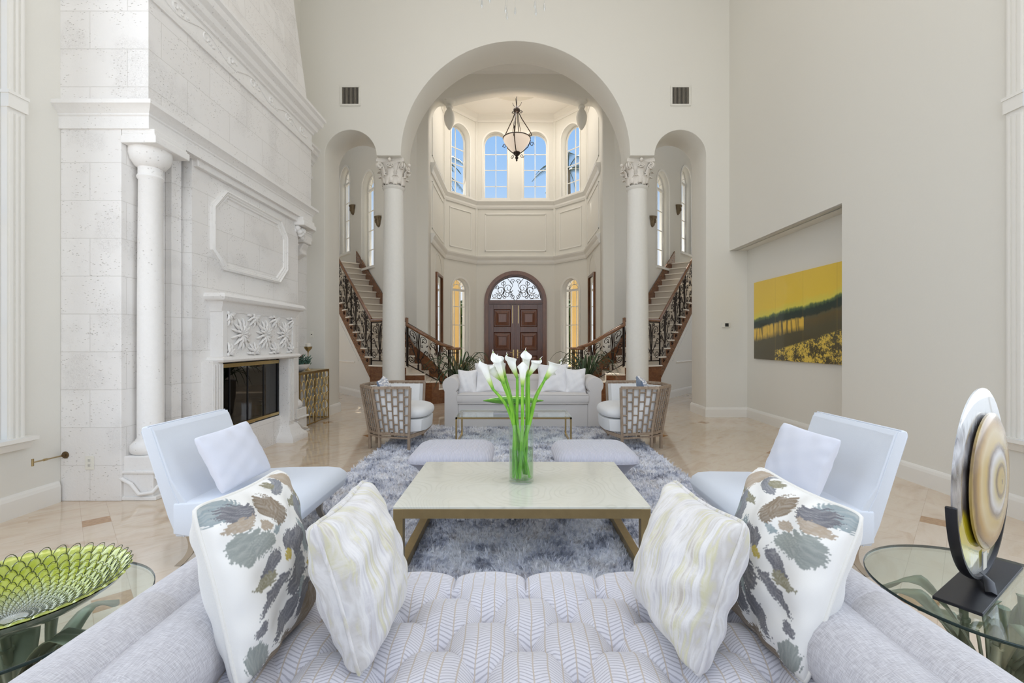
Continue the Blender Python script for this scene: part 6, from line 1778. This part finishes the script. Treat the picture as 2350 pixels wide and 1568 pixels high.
def scale_bowl():
    X, Y, R_ = -1.515, 1.375, .266
    root = empty('glass_bowl', (X, Y, .55), label='large shallow lime green glass bowl with overlapping scale pattern', cat='bowl')
    z0 = .553
    prof = lambda r: .004 + .092 * (r / R_) ** 2.2
    b = MB(); NR, NA = 96, 260
    rows = 15
    def fn(u, v):
        a = 2 * PI * u; r = .0015 + (R_ - .0015) * v
        fr = (v ** .72) * rows; row = int(fr); n = 40; ph = (a / (2 * PI) * n + (row % 2) * .5) % 1; c = abs(ph - .5) * 2      # 0 mid of scale
        f = fr - row
        h = .016 * (v ** 1.1) * (math.sqrt(max(0, 1 - c ** 2)) * (.3 + .7 * f) )
        rr = r + (.010 * (1 - c * c) if v > .97 else 0)
        return (rr * math.cos(a), rr * math.sin(a), z0 + .006 + prof(r) + h - .55)
    b.grid(fn, NA, NR, wrapu=True)
    o = b.build('scaled_inside', M['bowl'], smooth=180); o.parent = root
    b = MB()
    b.lathe([(.01, .0035), (.09, .0035), (.10, .006), (.16, prof(.16) - .001 + .0), (.22, prof(.22) + .000), (R_ * .96, prof(R_ * .96)), (R_, prof(R_) + .006)], (0, 0, 0), 80, cap=False)
    o = b.build('underside', M['bowl_out'], smooth=60); o.parent = root
    b = MB()
    n = 40
    for row in range(3, rows + 1):
        v = ((row) / rows) ** (1 / .72); r = .012 + (R_ - .012) * min(1, v)
        v0 = ((row - 1) / rows) ** (1 / .72); r0 = .012 + (R_ - .012) * v0
        pts = []
        for k in range(n * 8):
            ph = (k / 8 + ((row - 1) % 2) * .5) % 1; c = abs(ph - .5) * 2; a = 2 * PI * k / (n * 8)
            rr = r - (r - r0) * .75 * (c ** 2.5); h = .016 * (v ** 1.1) * math.sqrt(max(0, 1 - c * c))
            pts.append(((rr + (.010 * (1 - c * c) if row == rows else 0)) * math.cos(a), (rr + (.010 * (1 - c * c) if row == rows else 0)) * math.sin(a), z0 + .008 + prof(rr) + h - .55))
        b.tube(pts, .0004 + .0008 * v, 4, closed=True)
    o = b.build('scale_edges', M['bowl_line'], smooth=60); o.parent = root
scale_bowl()

# glass disc sculpture on its stand
def m_disc():
    t = NT('swirled_art_glass'); g = t.co('Object'); d = t.noise(g, 3.5, 4, .6, .4)
    x = t.xyz(g); rz_ = t.math('SQRT', t.math('ADD', t.math('MULTIPLY', x[0], x[0]), t.math('MULTIPLY', x[2], x[2])))
    f = t.math('ADD', t.math('MULTIPLY', rz_, 3.0), t.math('MULTIPLY', t.math('SUBTRACT', d, .5), .16))
    c = t.ramp(f, [(.0, (.12, .08, .06)), (.04, (.44, .34, .14)), (.12, (.50, .38, .16)), (.17, (.18, .13, .09)), (.21, (.52, .44, .24)), (.30, (.62, .60, .60)), (.36, (.20, .15, .12)), (.42, (.52, .38, .14)), (.52, (.58, .46, .26)), (.60, (.42, .27, .10)), (.68, (.20, .13, .07)), (.72, (.46, .34, .12))])
    return t.bsdf(c, .22, 0, None, Coat_Weight=.3)
def m_disc2():
    t = NT('silvered_yellow_art_glass'); g = t.co('Object'); x = t.xyz(g); d = t.noise(t.co('Object', scale=(10, 10, 2)), 1.4, 5, .7, .8)
    f = t.math('ADD', t.math('ADD', t.math('DIVIDE', x[2], .65), .5), t.math('MULTIPLY', t.math('SUBTRACT', d, .5), .30))
    c = t.ramp(f, [(.0, (.62, .64, .66)), (.10, (.60, .56, .30)), (.16, (.56, .50, .03)), (.36, (.50, .42, .02)), (.40, (.10, .08, .07)), (.52, (.34, .32, .32)), (.60, (.12, .11, .11)), (.70, (.55, .56, .60)), (.78, (.25, .25, .27)), (.86, (.70, .74, .78)), (1, (.75, .78, .80))])
    return t.bsdf(c, .08, 0, None, Coat_Weight=1)
M['disc'] = m_disc(); M['disc2'] = m_disc2()
def sculpture():
    cx, cy = 1.635, 1.60; zc = .916; th = math.radians(33)
    root = empty('glass_disc_sculpture', (cx, cy, .55), label='tall swirled art glass disc held in a black cradle stand on the right glass table', cat='sculpture', rotz=th)
    def lc(name, b, m, **kw): o = b.build(name, m, **kw); o.parent = root; return o
    R_ = .322
    def disc(R2, dx, dy, dz, t_, name, m, bulge=.02):
        b = MB(); prof = []; n = 56
        rs = []
        for (s, y) in ((.02, -t_ - bulge), (.15, -t_ - bulge * .95), (.4, -t_ - bulge * .7), (.7, -t_ - bulge * .3), (.93, -t_ - .002), (1, -t_ * .4), (1, t_ * .4), (.95, t_), (.02, t_)):
            rs.append([(R2 * s * math.cos(2 * PI * k / n), y, R2 * s * math.sin(2 * PI * k / n)) for k in range(n)])
        b.rings(rs); o = lc(name, b, m, smooth=60); o.location = (dx, dy, dz); return o
    disc(R_, 0, 0, zc - .55, .006, 'large_disc', M['disc2'], .004)
    disc(.235, .018, -.020, zc - .55 - .0, .008, 'swirl_disc', M['disc'], .022)
    b = MB(); b.rings([[(x, y, z) for x, y in ((-.27, -.06), (.27, -.06), (.27, .06), (-.27, .06))] for z in (.001, .012)]); lc('base_plate', b, M['black'], bevel=.002)
    b = MB(); b.tube([((R_ + .006) * math.cos(math.radians(a)), 0, zc - .55 + (R_ + .006) * math.sin(math.radians(a))) for a in range(186, 356, 6)], .009, 6, flat=1.8); lc('cradle', b, M['black'], smooth=50)
    b = MB(); b.tube([(-.02, .0, zc - .55 - R_ - .006), (-.05, -.03, .03), (-.10, -.045, .012)], .011, 6, flat=1.5); b.tube([(.02, 0, zc - .55 - R_ - .006), (.06, .03, .03), (.13, .045, .012)], .011, 6, flat=1.5); lc('cradle_foot', b, M['black'], smooth=50)
    b = MB(); b.rings([[(x, -.0135, z) for x, z in ((-.03, .06), (.01, .06), (.01, .12), (-.03, .12))], [(x, -.0125, z) for x, z in ((-.03, .06), (.01, .06), (.01, .12), (-.03, .12))]]); lc('price_sticker', b, M['vent'])
sculpture()
